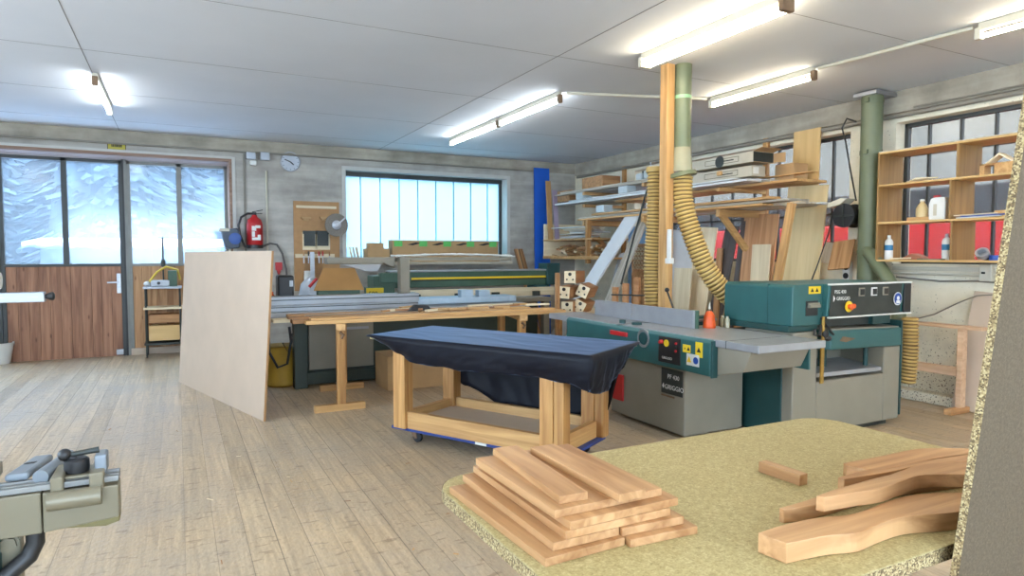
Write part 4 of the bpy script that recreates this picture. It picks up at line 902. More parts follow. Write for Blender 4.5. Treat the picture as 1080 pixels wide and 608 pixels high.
# ---------------------------------------------------------------- beam saw with yellow stripe
t = thing('beam_saw', 'long green panel beam saw with yellow stripe below the frosted window', 'beam saw', (4.0, 9.2, 0))
obj('pressure_beam', B().box(2.66, 9.0, 1.02, 5.36, 9.22, 1.26), mgreen, t, bevel=.010)
obj('yellow_stripe', B().box(2.66, 8.994, 1.135, 5.36, 9.0, 1.165), yellow, t)
obj('black_stripe', B().box(2.66, 8.995, 1.115, 5.36, 9.0, 1.134), black, t)
obj('beam_rail', B().box(2.66, 8.98, 1.245, 5.36, 9.22, 1.268), castiron, t, bevel=.003)
obj('bench_frame', B().box(2.62, 8.9, .0, 5.0, 9.6, .80), dkgreen, t, bevel=.01)
obj('bench_top', B().box(2.55, 8.65, .80, 5.0, 9.7, .86), castiron, t, bevel=.005)
obj('wooden_fence', B().box(2.85, 8.9, .90, 5.3, 8.95, .99).box(2.85, 8.9, .86, 5.3, 8.98, .9), palew, t, bevel=.003)
for x in (2.95, 3.6, 4.2, 4.9): obj('hold_down', B().box(x, 8.86, .86, x + .12, 8.9, .93), charcoal, t, bevel=.003)
obj('beam_end_block', B().box(5.0, 8.94, .86, 5.24, 9.26, 1.02).box(5.2, 8.96, 1.02, 5.44, 9.24, 1.36), darkteal, t, bevel=.008)
obj('left_head', B().box(2.42, 8.95, .80, 2.72, 9.3, 1.20).box(2.5, 8.9, 1.1, 2.95, 9.0, 1.24), mgreen, t, bevel=.01)
p = obj('yellow_plate', B().box(2.28, 8.82, .90, 2.52, 8.83, 1.04), yellow, t)
text('plate_digits', '500', .085, (2.31, 8.818, .935), (1, 0, 0), (0, 0, 1), ink, p)
obj('plate_bracket', B().box(2.27, 8.83, .80, 2.53, 8.9, 1.05), mgreen, t, bevel=.004)
obj('roller_table', B().box(3.9, 8.45, .80, 5.0, 8.65, .86).box(3.9, 8.5, 0, 4.0, 8.6, .8).box(4.88, 8.5, 0, 4.98, 8.6, .8), greypaint, t, bevel=.004)
# cartons on the window ledge, boards beside the window
lg = tag(obj('ledge_board', B().box(2.5, 10.35, 1.33, 5.3, 10.748, 1.375), cartongrey, bevel=.003), 'shallow grey ledge board under the frosted window', 'ledge')
cg = 'printed flooring cartons on the window ledge'
c = thing('printed_carton', 'long printed carton with green marks lying along the frosted window', 'carton', (4.35, 10.55, 1.375))
x0, x1 = at(412, 260, Y=10.45).x, at(526, 262, Y=10.45).x
kz = 1.50
obj('carton_body', B().box(x0, 10.42, 1.376, x1, 10.66, 1.50).box(x0 + .02, 10.424, 1.50, x1 - .02, 10.65, 1.725), cardboard, c, bevel=.004)
obj('carton_lid', B().box(x0 + .01, 10.42, 1.725, x1 - .01, 10.655, 1.738), white, c)
b = B()
for i in range(5):
    g = B()
    xa = x0 + .05 + i * (x1 - x0 - .25) / 4
    g.box(xa, 10.417, 1.63, xa + .14, 10.423, 1.72)
    obj('green_print', g, greenprint, c)
for i in range(4):
    xa = x0 + .27 + i * (x1 - x0 - .25) / 4
    b.prism([(xa, 10.417, 1.66), (xa + .15, 10.417, 1.70), (xa + .22, 10.417, 1.69), (xa + .20, 10.417, 1.675), (xa + .1, 10.417, 1.65)], (0, .006, 0))
obj('dark_print', b, ink, c)
for i, (x, w, h_, a) in enumerate(((2.72, .36, .22, 'stubby brown box of offcuts on the window ledge left of the printed carton'), )):
    tag(obj('offcut_box', B().box(x, 10.42, 1.376, x + w, 10.70, 1.376 + h_).box(x + .04, 10.46, 1.376 + h_, x + w - .08, 10.66, 1.376 + h_ + .09), cardboard, bevel=.004), a, 'box')
for i in range(3): board('leaning_lath', 'short slat leaning in the left corner of the frosted window', 'slat', (2.55 + i * .05, 10.68, 1.378), (2.50 + i * .055, 10.72, 1.62), (1, 0, 0), .03, .012, [palew, greyw, beech][i], 'slats in the window corner')
for i, x in enumerate((544, 549)):
    p0, p1 = at(x + 6, 285, Y=10.5), at(x, 263, Y=10.7); p0.z = 1.0 if 0 else p0.z
    dv = (p1 - p0).normalized(); p0 = p1 - dv * (p1.z - .02) / dv.z
    board('leaning_lath', ('left' if i == 0 else 'right') + ' one of the two slim brown slats leaning on the wall beside the blue board', 'slat', p0, p1, (1, 0, 0), .07, .03, brownw, 'slats beside the blue board')
tl, tr_ = at(563, 177, Y=10.70), at(579, 177, Y=10.70)
board('blue_board', 'tall bright blue board standing against the back wall near the corner', 'board', ((tl.x + tr_.x) / 2, 10.62, 0.0), ((tl.x + tr_.x) / 2, 10.70, tl.z), (1, 0, 0), tr_.x - tl.x, .02, blue)
# ---------------------------------------------------------------- things on the back wall
yw = 10.745
t = thing('wall_clock', 'round grey wall clock with dark hands on the back wall', 'clock', at(306, 181, Y=yw)); c = at(306, 171, Y=yw)
obj('clock_rim', B().lathe(c, [(.152, 0), (.155, -.03), (.14, -.035), (.136, -.02), (.136, 0)], 40, 'y'), castiron, t, smooth=True)
obj('clock_face', B().lathe(c, [(.138, 0), (.138, -.018)], 40, 'y'), plain('clock_face_grey', (176, 182, 192), .5), t)
b = B().bar(c + V((0, -.021, 0)), c + V((-.085, -.021, .035)), (0, 0, 1), .014, .003).bar(c + V((0, -.0225, 0)), c + V((.05, -.0225, -.045)), (0, 0, 1), .018, .003)
for k in range(12): a = k * pi / 6; b.bar(c + V((.108 * math.sin(a), -.0195, .108 * math.cos(a))), c + V((.126 * math.sin(a), -.0195, .126 * math.cos(a))), (math.cos(a), 0, -math.sin(a)), .007, .002)
obj('clock_marks', b, ink, t)
for (x0, y0, x1, y1, lb) in ((259, 161, 269, 169, 'left grey alarm box high on the back wall'), (274, 161, 284, 170, 'right grey junction box high on the back wall'), (263, 170, 270, 175, 'small white lamp box below the left alarm box')):
    a, c = at(x0, y0, Y=yw), at(x1, y1, Y=yw); o = obj('wall_box', B().box(a.x, yw - .09, c.z, c.x, yw, a.z), alu if y0 < 165 else white, bevel=.008); tag(o, lb, 'box')
a, c = at(113, 149, Y=yw), at(133, 159, Y=yw)
t = thing('yellow_sign', 'small yellow lettered sign above the middle of the door windows', 'sign', ((a.x + c.x) / 2, yw, c.z))
obj('sign_board', B().box(a.x, yw - .012, c.z, c.x, yw, a.z), plain('dull_yellow_sign', (176, 164, 60), .6), t)
obj('sign_border', B().box(a.x, yw - .014, a.z - .008, c.x, yw - .012, a.z).box(a.x, yw - .014, c.z, c.x, yw - .012, c.z + .008).box(a.x, yw - .014, c.z, a.x + .008, yw - .012, a.z).box(c.x - .008, yw - .014, c.z, c.x, yw - .012, a.z), ink, t)
b = B(); r = random.Random(4); x = a.x + .05
while x < c.x - .06:
    w = r.uniform(.010, .022); b.box(x, yw - .014, (a.z + c.z) / 2 - .018, x + w, yw - .012, (a.z + c.z) / 2 + .016 + r.uniform(0, .008)); x += w + .006
obj('sign_lettering', b, ink, t)
# fire extinguisher
c = at(269, 262, Y=10.61); t = thing('fire_extinguisher', 'red fire extinguisher with black hose hanging on the back wall', 'extinguisher', c)
obj('cylinder', B().lathe(c, [(.10, 0), (.115, .02), (.115, .36), (.095, .43), (.045, .47), (.035, .50)], 28), red, t, smooth=True)
obj('base_ring', B().lathe(c, [(.118, 0), (.120, .05), (.117, .05)], 28), black, t, smooth=True)
obj('valve', B().cyl(c + V((0, 0, .50)), c + V((0, 0, .54)), .03).bar(c + V((-.03, 0, .545)), c + V((.12, 0, .58)), (0, 1, 0), .02, .012).bar(c + V((-.02, 0, .525)), c + V((.11, 0, .525)), (0, 1, 0), .02, .01), black, t)
obj('hose', B().tube([c + V((-.02, -.02, .52)), c + V((-.10, -.04, .52)), c + V((-.19, -.05, .46)), c + V((-.23, -.05, .34)), c + V((-.21, -.05, .20)), c + V((-.17, -.05, .08)), c + V((-.14, -.05, .01))], .016, 10), black, t, smooth=True)
obj('paper_label', B().tube([c + V((0, 0, .12)), c + V((0, 0, .33))], .1165, 28), red, t)
lb_ = B()
for (u0, u1, z0, z1) in ((-.05, .01, .26, .33), (.0, .07, .30, .34), (-.05, .03, .12, .16), (-.05, -.01, .17, .25), (.03, .07, .12, .2)): lb_.box(c.x + u0, c.y - .121, c.z + z0, c.x + u1, c.y - .10, c.z + z1)
obj('label_print', lb_, whiteink, t)
obj('wall_bracket', B().box(c.x - .02, c.y + .10, c.z + .2, c.x + .02, yw, c.z + .45), steel, t)
# small red device and hanging hose at right of the extinguisher
c = at(294, 281, Y=10.70); tag(obj('red_handset', B().box(c.x - .05, 10.68, c.z - .06, c.x + .05, 10.745, c.z + .06).prism([(c.x - .03, 10.68, c.z - .06), (c.x + .03, 10.68, c.z - .06), (c.x + .01, 10.68, c.z - .13), (c.x - .01, 10.68, c.z - .13)], (0, .06, 0)), red, bevel=.006), 'small red bracket on the back wall below the extinguisher', 'bracket')
tag(obj('wall_hose', B().tube([at(277, 260, Y=10.7), at(285, 257, Y=10.7), at(292, 258, Y=10.7), at(298, 268, Y=10.7), at(302, 285, Y=10.7), at(303, 295, Y=10.7)], .016, 8), plain('grey_rubber', (96, 92, 90), .6), smooth=True), 'thin grey hose arching down the back wall right of the extinguisher', 'hose')
# wall mounted blue-grey hose reel
a = at(233, 242, Y=10.4); c = at(255, 263, Y=10.4)
t = thing('hose_reel', 'blue-grey enclosed hose reel beside the door opening', 'hose reel', ((a.x + c.x) / 2, 10.5, c.z))
wd = plain('reel_grey_blue', (60, 70, 84), .45)
obj('reel_case', B().prism([(a.x, 10.38, a.z), (c.x - .05, 10.38, a.z + .02), (c.x, 10.38, (a.z + c.z) / 2 + .03), (c.x - .03, 10.38, c.z + .02), (a.x + .12, 10.38, c.z), (a.x + .05, 10.38, c.z + .03)], (0, .26, 0)), wd, t, bevel=.02)
obj('reel_disc', B().lathe((c.x - .09, 10.378, (a.z + c.z) / 2 + .01), [(.085, 0), (.085, -.02), (.06, -.03)], 28, 'y'), plain('reel_blue', (52, 84, 150), .45), t, smooth=True)
obj('reel_top', B().box(a.x - .02, 10.37, a.z - .03, c.x - .16, 10.6, a.z + .015), cream, t, bevel=.008)
obj('hose_end', B().cyl((a.x + .12, 10.45, c.z - .3), (a.x + .12, 10.45, c.z + .02), .014).cyl((a.x + .17, 10.45, c.z - .3), (a.x + .17, 10.45, c.z + .02), .008), cream, t, smooth=True)
obj('bracket', B().box(a.x + .05, 10.6, a.z - .2, c.x - .1, yw, a.z - .05), steel, t)
# tool board
a = at(309, 212, Y=yw); c = at(358.5, 306, Y=yw)
t = thing('tool_board', 'brown wooden tool board with pegs and chisels mounted on the back wall', 'tool board', ((a.x + c.x) / 2, yw, c.z))
obj('back_panel', B().box(a.x, yw - .022, c.z, c.x, yw, a.z), mdfedge, t)
obj('top_slat', B().box(a.x + .04, yw - .05, a.z - .11, c.x - .05, yw - .022, a.z - .07), palew, t)
for px_0 in (317, 337):
    q = at(px_0, 229, Y=yw); obj('peg', B().box(q.x, yw - .07, q.z - .03, q.x + .15, yw - .022, q.z + .0).box(q.x + .03, yw - .05, q.z - .06, q.x + .12, yw - .022, q.z - .03), cardboard, t)
for px_0 in (320, 334):
    q = at(px_0, 245, Y=yw); h_ = obj('holder_frame', B().box(q.x - .02, yw - .03, q.z - .28, q.x + .20, yw - .022, q.z + .0), palew, t)
    obj('black_holder', B().box(q.x, yw - .06, q.z - .22, q.x + .17, yw - .03, q.z + .02).box(q.x - .015, yw - .065, q.z - .03, q.x + .185, yw - .03, q.z + .02), charcoal, h_)
a2, c2 = at(311, 268, Y=yw), at(352, 272, Y=yw)
obj('tool_rail', B().box(a2.x, yw - .07, c2.z, c2.x, yw - .022, a2.z), palew, t)
for k, px_0 in enumerate((320, 325, 336, 340, 347)): q = at(px_0, 270, Y=yw - .05); s_ = obj('chisel', B().box(q.x - .008, yw - .09, q.z - .12, q.x + .008, yw - .08, q.z - .0), steel, t); obj('chisel_handle', B().cyl((q.x, yw - .085, q.z), (q.x, yw - .085, q.z + .07), .012, None, 10), [brownw, black, red, red, brownw][k], s_)
q = at(329, 268, Y=yw - .1); tag(obj('steel_square', B().box(q.x - .03, yw - .11, q.z - .40, q.x + .035, yw - .10, q.z + .03), steel), 'broad steel rule hanging on the tool board rail', 'steel rule')
q = at(325, 291, Y=yw); tag(obj('socket_box', B().box(q.x - .07, yw - .09, q.z - .07, q.x + .05, yw - .024, q.z + .08).lathe((q.x - .01, yw - .09, q.z + .01), [(.03, 0), (.03, -.01)], 18, 'y'), white, bevel=.006), 'white power socket box under the chisels', 'socket')
# round saw blade
c = at(355, 237.5, Y=10.55); t = thing('circular_sawblade', 'round steel saw blade hanging between the tool board and the window', 'saw blade', c - V((0, 0, .2)))
b = B(); n = 96; ring = [];
pts = [(c.x + (.188 if i % 2 else .176) * math.cos(2 * pi * i / n), 10.55, c.z + (.188 if i % 2 else .176) * math.sin(2 * pi * i / n)) for i in range(n)]
obj('blade_disc', b.prism(pts, (0, .01, 0)), plain('dark_blade_steel', (112, 106, 98), .55, .4, .25, 60), t)
obj('blade_flange', B().lathe((c.x, 10.55, c.z), [(.075, 0), (.07, -.02), (.03, -.03), (.03, -.05)], 28, 'y'), steel, t, smooth=True)
obj('blade_arbor', B().cyl((c.x, 10.5, c.z), (c.x, yw - .024, c.z), .014).bar((c.x, 10.49, c.z), (c.x + .13, 10.49, c.z + .12), (0, 1, 0), .012, .02), steel, t)
# ---------------------------------------------------------------- wheeled machine stand by the door
ax0, ax1 = at(153, 370, Y=10.9).x, at(192, 370, Y=10.9).x + .02
t = thing('tool_cart', 'small shelved steel cart with wooden boxes in front of the right door panel', 'cart', ((ax0 + ax1) / 2, 10.95, 0))
for z, n_ in ((1.0, 'top_tray'), (.70, 'middle_tray'), (.18, 'bottom_tray')): obj(n_, B().box(ax0, 10.76, z, ax1, 11.12, z + .03), alu if z == 1.0 else palew if z > .5 else charcoal, t, bevel=.003)
for x in (ax0 + .03, ax1 - .03):
    for y in (10.79, 11.09):
        obj('post', B().cyl((x, y, .07), (x, y, 1.0), .014, None, 10), charcoal, t); obj('wheel', B().cyl((x - .012, y, .035), (x + .012, y, .035), .035), rubber, t)
obj('wooden_drawer', B().box(ax0 + .06, 10.80, .24, ax1 - .04, 11.08, .46), ply, t, bevel=.004)
obj('drawer_back', B().box(ax0 + .06, 10.84, .50, ax1 - .04, 11.1, .62), brownw, t, bevel=.004)
c = V(((ax0 + ax1) / 2, 10.9, 1.032)); t = thing('cart_device', 'small grey-green control device with yellow cables on the steel cart', 'device', c)
obj('device_body', B().box(ax0 + .10, 10.82, 1.032, ax1 - .16, 11.0, 1.12), castiron, t, bevel=.008)
obj('device_head', B().box(ax1 - .18, 10.84, 1.032, ax1 - .06, 11.0, 1.26), mgreen, t, bevel=.006)
obj('device_dial', B().cyl((c.x - .05, 10.82, 1.08), (c.x - .05, 10.80, 1.08), .022), black, t)
obj('coiled_cable', B().tube([V((ax0 + .08, 10.9, 1.1)), V((ax0 + .18, 10.92, 1.24)), V((ax1 - .20, 10.95, 1.32)), V((ax1 - .05, 10.95, 1.27)), V((ax1 - .02, 10.93, 1.12))], .016, 8), plain('yellow_cable', (206, 176, 60), .5), t, smooth=True)
obj('upright_pipe', B().cyl((ax1 - .24, 10.99, 1.12), (ax1 - .24, 10.99, 1.75), .011).cyl((ax1 - .24, 10.99, 1.32), (ax1 - .24, 10.99, 1.42), .03), charcoal, t)
obj('pincer', B().ball((ax0 + .05, 10.9, 1.07), .038, (1.2, 1, 1)), white, t, smooth=True)
# carton on the floor behind the trolley
a = at(401, 417, Z=0); tag(obj('floor_carton', B().box(2.02, 6.95, 0, 3.0, 7.45, .38), cardboard, bevel=.006), 'large brown carton on the floor under the long boards behind the trolley', 'carton')

# ---------------------------------------------------------------- long timber rack on the right wall
RC, RD, RE = 2.06, 2.33, 2.53
t = thing('timber_rack', 'wall-mounted wooden rack with three tiers carrying boards and cartons along the right wall', 'rack', (6.4, 7.6, 1.4))
for y in (6.12, 7.6, 9.15):
    for z in (RC, RD, RE): obj('arm', B().box(6.0, y - .03, z - (.09 if z == RC else .05), 6.855, y + .03, z), pine, t, bevel=.004)
    obj('wall_upright', B().box(6.80, y - .035, 1.35, 6.855, y + .035, 3.0), pinez, t, bevel=.004)
    obj('brace', B().bar((6.05, y, RC - .05), (6.50, y, 1.56), (0, 1, 0), .06, .07), pine, t, bevel=.004)
obj('front_upright', B().box(5.98, 9.0, 1.35, 6.06, 9.06, RC), pinez, t, bevel=.004)
obj('bin_shelf', B().box(5.95, 8.25, 1.42, 6.85, 10.4, 1.45).box(5.95, 8.25, 1.44, 5.97, 10.4, 1.47), pine, t, bevel=.003)
obj('bin_shelf', B().box(5.95, 8.8, 1.74, 6.85, 10.4, 1.765), pine, t, bevel=.003)
obj('bin_side', B().box(5.97, 10.38, 1.42, 6.85, 10.42, 2.05), palew, t, bevel=.003)
GB = {RC: 'boards on the lowest tier of the wall rack', RD: 'boards on the middle tier of the wall rack', RE: 'boards on the top tier of the wall rack'}
r = random.Random(11)
def tier(z, y0, y1, n, name, mats, lay):
    zz_ = z + (.034 if z == RD else .003)
    for k in range(lay):
        x = 6.02; th = r.choice((.02, .026, .034)) 
        for i in range(n):
            w = .74 / n - .012; ya = y0 + r.uniform(-.12, .45) + k * .12; yb_ = y1 - r.uniform(0, .7) - k * .25
            t_ = th * r.uniform(.75, 1.0)
            x0_ = x + r.uniform(0, .01) - (.05 if i == 0 else 0)
            board('rack_board', ('bottom', 'second', 'third')[k] + ' layer board on the ' + name + ' tier of the wall rack, ' + ('at the front edge', 'second from the front', 'third from the front', 'against the wall')[i], 'board', (x0_ + w / 2, ya, zz_ + t_ / 2), (x0_ + w / 2, yb_, zz_ + t_ / 2), (1, 0, 0), w, t_, r.choice(mats), GB[z])
            x += w + .012
        zz_ += th + .002
    return zz_
zc1 = tier(RC, 5.02, 9.9, 4, 'lowest', [whitew, greyw, whitew, palew, pine], 3)
zd1 = tier(RD, 5.6, 10.1, 3, 'middle', [whitew, greyw, palew], 2)
ze1 = tier(RE, 6.1, 10.2, 3, 'top', [greyw, greyw, whitew], 2)
board('rack_lath', 'thin pine slat jutting towards the camera from the middle tier', 'slat', (6.42, 5.06, zd1 + .01), (6.42, 7.0, zd1 + .01), (1, 0, 0), .10, .012, pine)
board('rack_board', 'wide pine board under the cartons whose end reaches nearer than theirs', 'board', (6.50, 5.16, RD + .016), (6.50, 8.6, RD + .016), (1, 0, 0), .50, .03, pine)
def carton(label, x, y0, y1, z, w, h_, flap, m=cartongrey):
    c = thing('long_carton', label, 'carton', (x + w / 2, (y0 + y1) / 2, z))
    obj('carton_body', B().box(x, y0, z, x + w, y1, z + h_), m, c, bevel=.004)
    obj('print_frame', B().box(x - .002, y0 + .22, z + .03, x, y0 + .78, z + .035).box(x - .002, y0 + .22, z + h_ - .035, x, y0 + .78, z + h_ - .03).box(x - .002, y0 + .22, z + .03, x, y0 + .225, z + h_ - .03).box(x - .002, y0 + .775, z + .03, x, y0 + .78, z + h_ - .03).box(x - .002, y0 + .30, z + h_ * .45, x, y0 + .55, z + h_ * .55), ink, c)
    if flap:
        obj('carton_end', B().box(x + .006, y0 - .002, z + .006, x + w - .006, y0, z + h_ - .006), charcoal, c)
        obj('open_flap', B().bar((x + w / 2, y0, z + .004), (x + w / 2, y0 - .16, z - .03), (1, 0, 0), w * .95, .004).bar((x + w / 2, y0, z + h_), (x + w / 2, y0 - .12, z + h_ + .03), (1, 0, 0), w * .95, .004).bar((x + w, y0, z + h_ / 2), (x + w + .04, y0 - .14, z + h_ / 2), (0, 0, 1), h_ * .9, .004), cardboard, c)
    return c
ca = carton('lower long carton with framed print at the near end of the wall rack', 6.04, 5.62, 7.2, zd1 + .002, .22, .125, False)
obj('carton_end_label', B().box(6.06, 5.617, zd1 + .03, 6.15, 5.62, zd1 + .11), white, ca)
cb_ = carton('upper long carton with open flaps and round emblem on top of the wall rack', 6.03, 5.60, 7.3, ze1 + .003, .34, .125, True)
obj('round_emblem', B().lathe((6.027, 6.13, ze1 + .065), [(.055, 0), (.075, -.002)], 28, (-1, 0, 0)).lathe((6.027, 6.13, ze1 + .065), [(.038, -.002), (.05, .002)], 20, (-1, 0, 0)), charcoal, cb_)
for i, (y, x) in enumerate(((5.70, 6.42), (5.9, 6.42))): pass
board('rack_lath', 'white slat resting on the upper long carton', 'slat', (6.2, 5.62, ze1 + .138), (6.2, 7.0, ze1 + .138), (1, 0, 0), .12, .016, whitew)
tag(obj('small_crate', B().box(6.42, 5.35, RD + .0, 6.66, 5.62, RD + .24), cardboard, bevel=.003), 'beige box standing behind the open end of the upper carton', 'box')
a = at(613, 187, X=6.15)
tag(obj('dark_box', B().box(6.10, 8.75, ze1 + .004, 6.45, 9.35, ze1 + .19), brownw, bevel=.004), 'brown wooden box on top of the rack near the corner', 'box')
tag(obj('blue_grey_bag', B().box(6.02, 7.35, ze1 + .004, 6.22, 7.62, ze1 + .13).box(6.02, 7.66, ze1 + .004, 6.2, 7.8, ze1 + .10), plain('bluish_wrap', (184, 194, 198), .4), bevel=.02), 'pale blue wrapped bundle on the top tier of the rack', 'bundle')
for i, (y, z, lb) in enumerate(((8.0, zd1 + .003, 'pale blue block on the middle tier near the dark boards'), (9.2, zd1 + .003, 'pale blue block on the middle tier towards the corner'), (8.6, zc1 + .003, 'pale blue block on the lowest tier of the rack'))):
    tag(obj('wrapped_block', B().box(6.02, y, z, 6.2, y + .22, z + .12), MATS['bluish_wrap'] , bevel=.01), lb, 'block')
for i, (y0, z, h_, lb) in enumerate(((8.25, zd1 + .003, .085, 'dark brown plank on the middle tier'), (8.4, zc1 + .003, .13, 'dark brown plank set on edge on the lowest tier'))):
    pass
# corner: boards standing on the bin shelf
for i, (x, w, h_, m, lb) in enumerate(((5.80, .10, .50, pine, 'pine offcut standing upright in the rear corner'), (5.97, .09, .34, plain('mauve_board', (168, 150, 170), .6), 'mauve offcut standing upright in the rear corner'))):
    board('upright_offcut', lb, 'board', (6.02 + i * .14, 10.25, 1.77), (6.02 + i * .14, 10.35, RD + h_), (1, 0, 0), w, .02, m)
tag(obj('corner_crate', B().box(6.1, 9.75, zd1 + .01, 6.42, 10.15, zd1 + .20), brownw, bevel=.004), 'brown crate on the middle tier in the rear corner', 'crate')
# flat scraps and sawn offcuts in the bins
for i in range(26):
    k = i % 13; y = 8.95 + (k % 7) * .20; z = 1.768 + .021 * (k // 2) + (.002 if i > 12 else 0) * 0; 
for i in range(9):
    y0_ = 8.95 + r.uniform(0, .3); L = r.uniform(.7, 1.05); m = r.choice([greyw, palew, brownw, whitew])
    board('flat_scrap', 'thin scrap board lying flat on the upper shelf of the corner bin', 'board', (6.2 + r.uniform(-.1, .1), y0_, 1.777 + i * .024), (6.2 + r.uniform(-.1, .1), y0_ + L, 1.777 + i * .024 + r.uniform(-.004, .004)), (1, 0, 0), r.uniform(.2, .34), .016, m, 'thin boards on the upper shelf of the corner bin')
for i in range(70):
    L = r.uniform(.10, .24); a = r.uniform(0, pi); lay = i // 12; c = V((r.uniform(6.06, 6.5), r.uniform(8.95, 10.2), 1.47 + lay * .034)); d = V((math.cos(a), math.sin(a), r.uniform(-.25, .25))) * L / 2
    if c.z + abs(d.z) > 1.72: d.z = 0
    board('firewood_offcut', 'small sawn offcut in the heap on the lower shelf of the corner bin', 'offcut', c - d, c + d, (-math.sin(a), math.cos(a), .3), r.uniform(.03, .06), r.uniform(.02, .04), r.choice([beech, palew, brownw, pine]), 'offcut heap on the lower shelf of the corner bin', 0)
# ---------------------------------------------------------------- boards leaning below the rack
def lean(name, label, x0p, x1p, ytop, ybot, X, m, th=.02, group=None, dX=.22, z0=0, cat='board', tilt=0):
    """board leaning on the wall: measured by its visible top corners and a floor line further out"""
    a, c = at(x0p, ytop, X=X), at(x1p, ytop, X=X); w = abs(a.y - c.y); mid = (a + c) / 2
    bot = V((X - dX, mid.y + tilt, z0))
    return board(name, label, cat, bot, (X, mid.y, mid.z), (0, 1, 0), w, th, m, group)
lean('leaning_sheet', 'tall pale plywood panel reaching almost to the ceiling behind the shorter one', 838, 866, 137, 300, 6.79, ply, .018, dX=.10)
lean('leaning_sheet', 'broad pale spruce panel leaning in front of the tallest panel', 832, 874, 196, 300, 6.72, wood('spruce_panel', (206, 182, 134), (226, 204, 158), 'x', .5, .6, .03, True), .02, dX=.12, tilt=.12)
lean('leaning_sheet', 'knotty reddish pine panel leaning under the rack arm', 786, 822, 226, 300, 6.70, wood('knotty_pine', (170, 118, 76), (204, 156, 112), 'x', .7, .6, .03, True), .022, dX=.15, tilt=.1)
lean('leaning_sheet', 'small pale board leaning on the knotty reddish panel', 794, 813, 258, 300, 6.60, palew, .018, dX=.10)
lean('leaning_sheet', 'dark grey laminate board leaning under the rack', 766, 780, 238, 300, 6.72, darkw, .02, dX=.2, tilt=.25)
lean('leaning_sheet', 'narrow dark brown board leaning left of the knotty panel', 783, 788, 228, 300, 6.70, darkw, .02, dX=.2, tilt=.1)
lean('leaning_sheet', 'white laminate panel leaning behind the timber post', 708, 740, 243, 300, 6.70, whitew, .019, dX=.2, tilt=.1)
lean('leaning_sheet', 'pale panel leaning right of the white laminate panel', 736, 757, 240, 300, 6.66, palew, .019, dX=.2, tilt=.12)
lean('leaning_sheet', 'short light board leaning low behind the curved hose', 712, 730, 283, 300, 6.40, palew, .019, dX=.1)
lean('leaning_lath', 'narrow beech slat leaning beside the dark laminate board', 757, 762, 262, 300, 6.62, beech, .03, dX=.1, cat='slat')
a = at(835, 210, X=6.0)
board('rack_prop', 'slanting pine prop under the near end of the rack', 'prop', (5.93, 5.36, 0.0), (5.97, 4.99, RC + .0), (0, 1, 0), .09, .045, pine)
for i, (xt, yt, xb_, m, w, lb) in enumerate(((678, 224, 606, whitew, .30, 'widest pale grey channel board slanting under the rack'), (690, 224, 640, greyw, .20, 'grey channel board slanting right of the widest one'), (664, 268, 641, whitew, .09, 'short white slat slanting beside the grey channel boards'))):
    tp = at(xt - 8, yt, X=6.05 + .12 * i); bt = at(xb_, 325, X=5.4 + .12 * i); dv = bt - tp; bt = tp + dv * ((tp.z - .02) / (tp.z - bt.z)) if bt.z < tp.z else bt
    board('slanting_board', lb, 'board', bt, tp, (0, 1, .1), w, .03, m)
b = B(); hx = 6.26
for i in range(5):
    for j in range(6): b.lathe((hx, 7.75 + j * .07, 1.30 + i * .07), [(.030, 0), (.030, -.004), (.024, -.004), (.024, 0)], 12, 'x')
t = thing('tube_rack', 'brown block with rows of round holes standing under the rack', 'hole block', (6.6, 7.95, .0))
obj('block_body', B().box(hx, 7.70, 0, 6.55, 8.18, 1.66), brownw, t); obj('hole_rims', b, palew, t)
tag(obj('blue_sheet', B().box(6.60, 8.22, 0, 6.64, 8.72, 1.95), plain('pale_blue_sheet', (130, 166, 206), .5)), 'pale blue sheet standing below the rack behind the hanging hose', 'sheet')
# hose reel in front of the window left of the green pipe
a, c = at(873, 211, X=6.5), at(903, 241, X=6.5)
t = thing('cable_reel', 'black cable reel with pale handle on the wall left of the tall green pipe', 'reel', (6.5, (a.y + c.y) / 2, c.z))
cy, cz = at(889, 226, X=6.5).y, at(889, 226, X=6.5).z
obj('reel_drum', B().lathe((6.45, cy - .04, cz - .02), [(.13, 0), (.13, .03), (.09, .04), (.09, .16), (.13, .17), (.13, .2)], 28, 'x'), black, t, smooth=True)
obj('reel_spokes', B().bar((6.445, cy - .04, cz - .13), (6.445, cy - .04, cz + .09), (0, 1, 0), .02, .01).bar((6.445, cy - .15, cz - .02), (6.445, cy + .07, cz - .02), (0, 0, 1), .02, .01), charcoal, t)
obj('reel_handle', B().prism([(6.42, cy + .14, cz + .07), (6.42, cy + .14, cz + .12), (6.42, cy - .02, cz + .17), (6.42, cy - .10, cz + .16), (6.42, cy - .02, cz + .10)], (.16, 0, 0)), cream, t, bevel=.006)
obj('reel_bracket', B().box(6.55, cy - .02, cz - .05, 6.858, cy + .02, cz + .05), charcoal, t)
tag(obj('reel_cable', B().tube([(6.5, cy + .12, cz + .04), (6.5, cy + .17, cz - .2), (6.45, cy + .28, cz - .6), (6.4, cy + .35, cz - .85)], .008, 6), rubber), 'thin dark cable hanging from the reel towards the thickness planer', 'cable')
a = at(886, 254, X=6.7)
board('leaning_square', 'small square beech board leaning on the wall left of the green pipe', 'board', at(884, 284, X=6.64), at(891, 254, X=6.80), (0, 1, 0), .26, .018, beech)
board('leaning_square', 'grey board behind the small square beech board', 'board', at(872, 278, X=6.76), at(878, 256, X=6.82), (0, 1, 0), .2, .016, greyw)
a = at(895, 291, X=6.85); tag(obj('triple_socket', B().box(6.80, a.y - .045, a.z - .16, 6.86, a.y + .045, a.z + .16), white, bevel=.006), 'white triple power socket on the wall above the thickness planer', 'socket')
